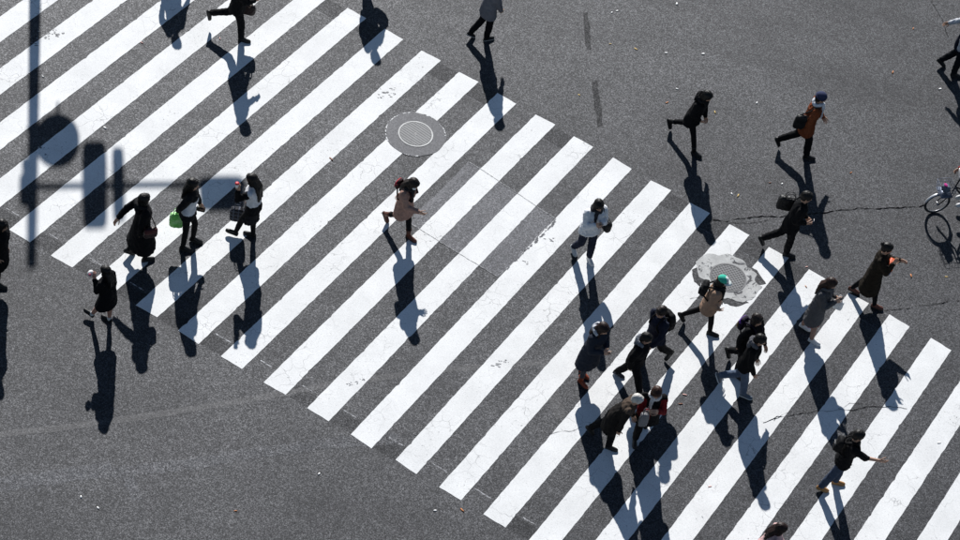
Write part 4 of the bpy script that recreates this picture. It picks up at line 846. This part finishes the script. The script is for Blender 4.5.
    tt, JJ = make_person(pose, 'cyclist cut off by the right edge, hands on handlebar', dict(top=jacket(NVY, .03, sleeve=(.30, .03, .03)), bottom=TR(BLK), hair='short', seat=1, shoe=dict(col=(.62, .62, .62), sole=(.6, .6, .6)), curl=.9, group='people on the crossing'))
bicycle()

# ------------------------------------------------------------------ signal pole beyond the top edge; only its shadow reaches the picture
def signal_pole():
    k = 1/math.tan(SUN_EL); sd = np.array([math.sin(SUN_AZ), -math.cos(SUN_AZ), 0])
    top_sh = gnd(31.5, 266)*np.array([1, 1, 0]); h = 8.2; B = top_sh-sd*h*k
    def at(u, v):                                  # point on the pole's own plane whose shadow falls on this ground point
        q = gnd(u, v)*np.array([1, 1, 0])-B; ax = unit(gnd(240, 184)-gnd(30, 187)); ax[2] = 0; ax = unit(ax)
        a, b = np.linalg.solve(np.array([[ax[0], sd[0]*k], [ax[1], sd[1]*k]]), q[:2]); return B+ax*a+UZ*b, ax
    t = thing('signal_pole', 'tall grey signal pole whose blurred shadow lies on left stripes', 'signal pole', B); L = B
    gal = plain((.32, .33, .34), .5, .6, .1, 20, 0, 'galvanised_steel'); n_ = 16
    R = [ring(B+UZ*z, (1, 0, 0), (0, 1, 0), rr, rr, n_) for z, rr in ((0, .16), (.02, .16), (.021, .135), (3.5, .118), (6.2, .100), (h, .092))]; G().add(*loft(R)).build('pole', gal, t, L)
    G().add(*loft([ring(B+UZ*z, (1, 0, 0), (0, 1, 0), rr, rr, 12) for z, rr in ((0, .26), (.03, .26))])).build('base_plate', gal, t, L)
    pa, ax = at(29, 187); e, _ = at(246, 184); fw = np.cross(ax, UZ)
    G().add(*tube([pa, e], .045, 12)).build('arm', gal, t, L)
    def panel(name, u0, v0, u1, v1, th, mat, nm2=None):
        a, _ = at(u0, v0); b, _ = at(u1, v1); c = (a+b)/2; hw = abs((b-a)@ax)/2; hh = abs((b-a)@UZ)/2
        o = G().add(*ellipsoid(c, (ax*hw, fw*th, UZ*hh), 28, 12, .3)).build(name, mat, t, L); return o, c, hw, hh
    dk = plain((.04, .045, .05), .5, 0, .1, 20, 0, 'signal_housing')
    o, c, hw, hh = panel('signal_board', 82, 144, 107.5, 227, .12, dk); o2, *_ = panel('signal_board', 112, 150, 125, 220, .10, dk)
    o, c, hw, hh = panel('signal_head', 199, 180, 246, 208, .13, dk)
    for j, col in enumerate(((.02, .25, .12), (.4, .22, .02), (.4, .02, .02))):
        cc = c+ax*hw*(j-1)*.62+fw*.13; G().add(*ellipsoid(cc, (ax*.13, fw*.04, UZ*.13), 16, 8)).build('lamp', plain(col, .2, name='signal_lens'), o, L)
    c, _ = at(57, 141); r = .42
    G().add(*loft([ring(c-fw*.06, ax, UZ, r*.98, r*.98, 40), ring(c-fw*.03, ax, UZ, r, r, 40), ring(c+fw*.03, ax, UZ, r, r, 40), ring(c+fw*.06, ax, UZ, r*.95, r*.95, 40)])).build('round_sign', plain((.5, .5, .5), .5, name='sign_back'), t, L)
    a1, _ = at(27, 128); a2, _ = at(28, 156); g = G(); g.add(*tube([a1, c+UZ*.2-ax*.3], .022, 8)); g.add(*tube([a2, c-UZ*.2-ax*.3], .022, 8)); q, _ = at(58, 103); g.add(*tube([q, c], .025, 8)); g.build('bracket', gal, t, L)
    c, _ = at(27, 190); G().add(*ellipsoid(c, (ax*.14, fw*.12, UZ*.22), 20, 10, .4)).build('control_box', dk, t, L)
    c, _ = at(29, 166); G().add(*ellipsoid(c, (ax*.13, fw*.13, UZ*.08), 20, 8, .5)).build('clamp', gal, t, L)
signal_pole()
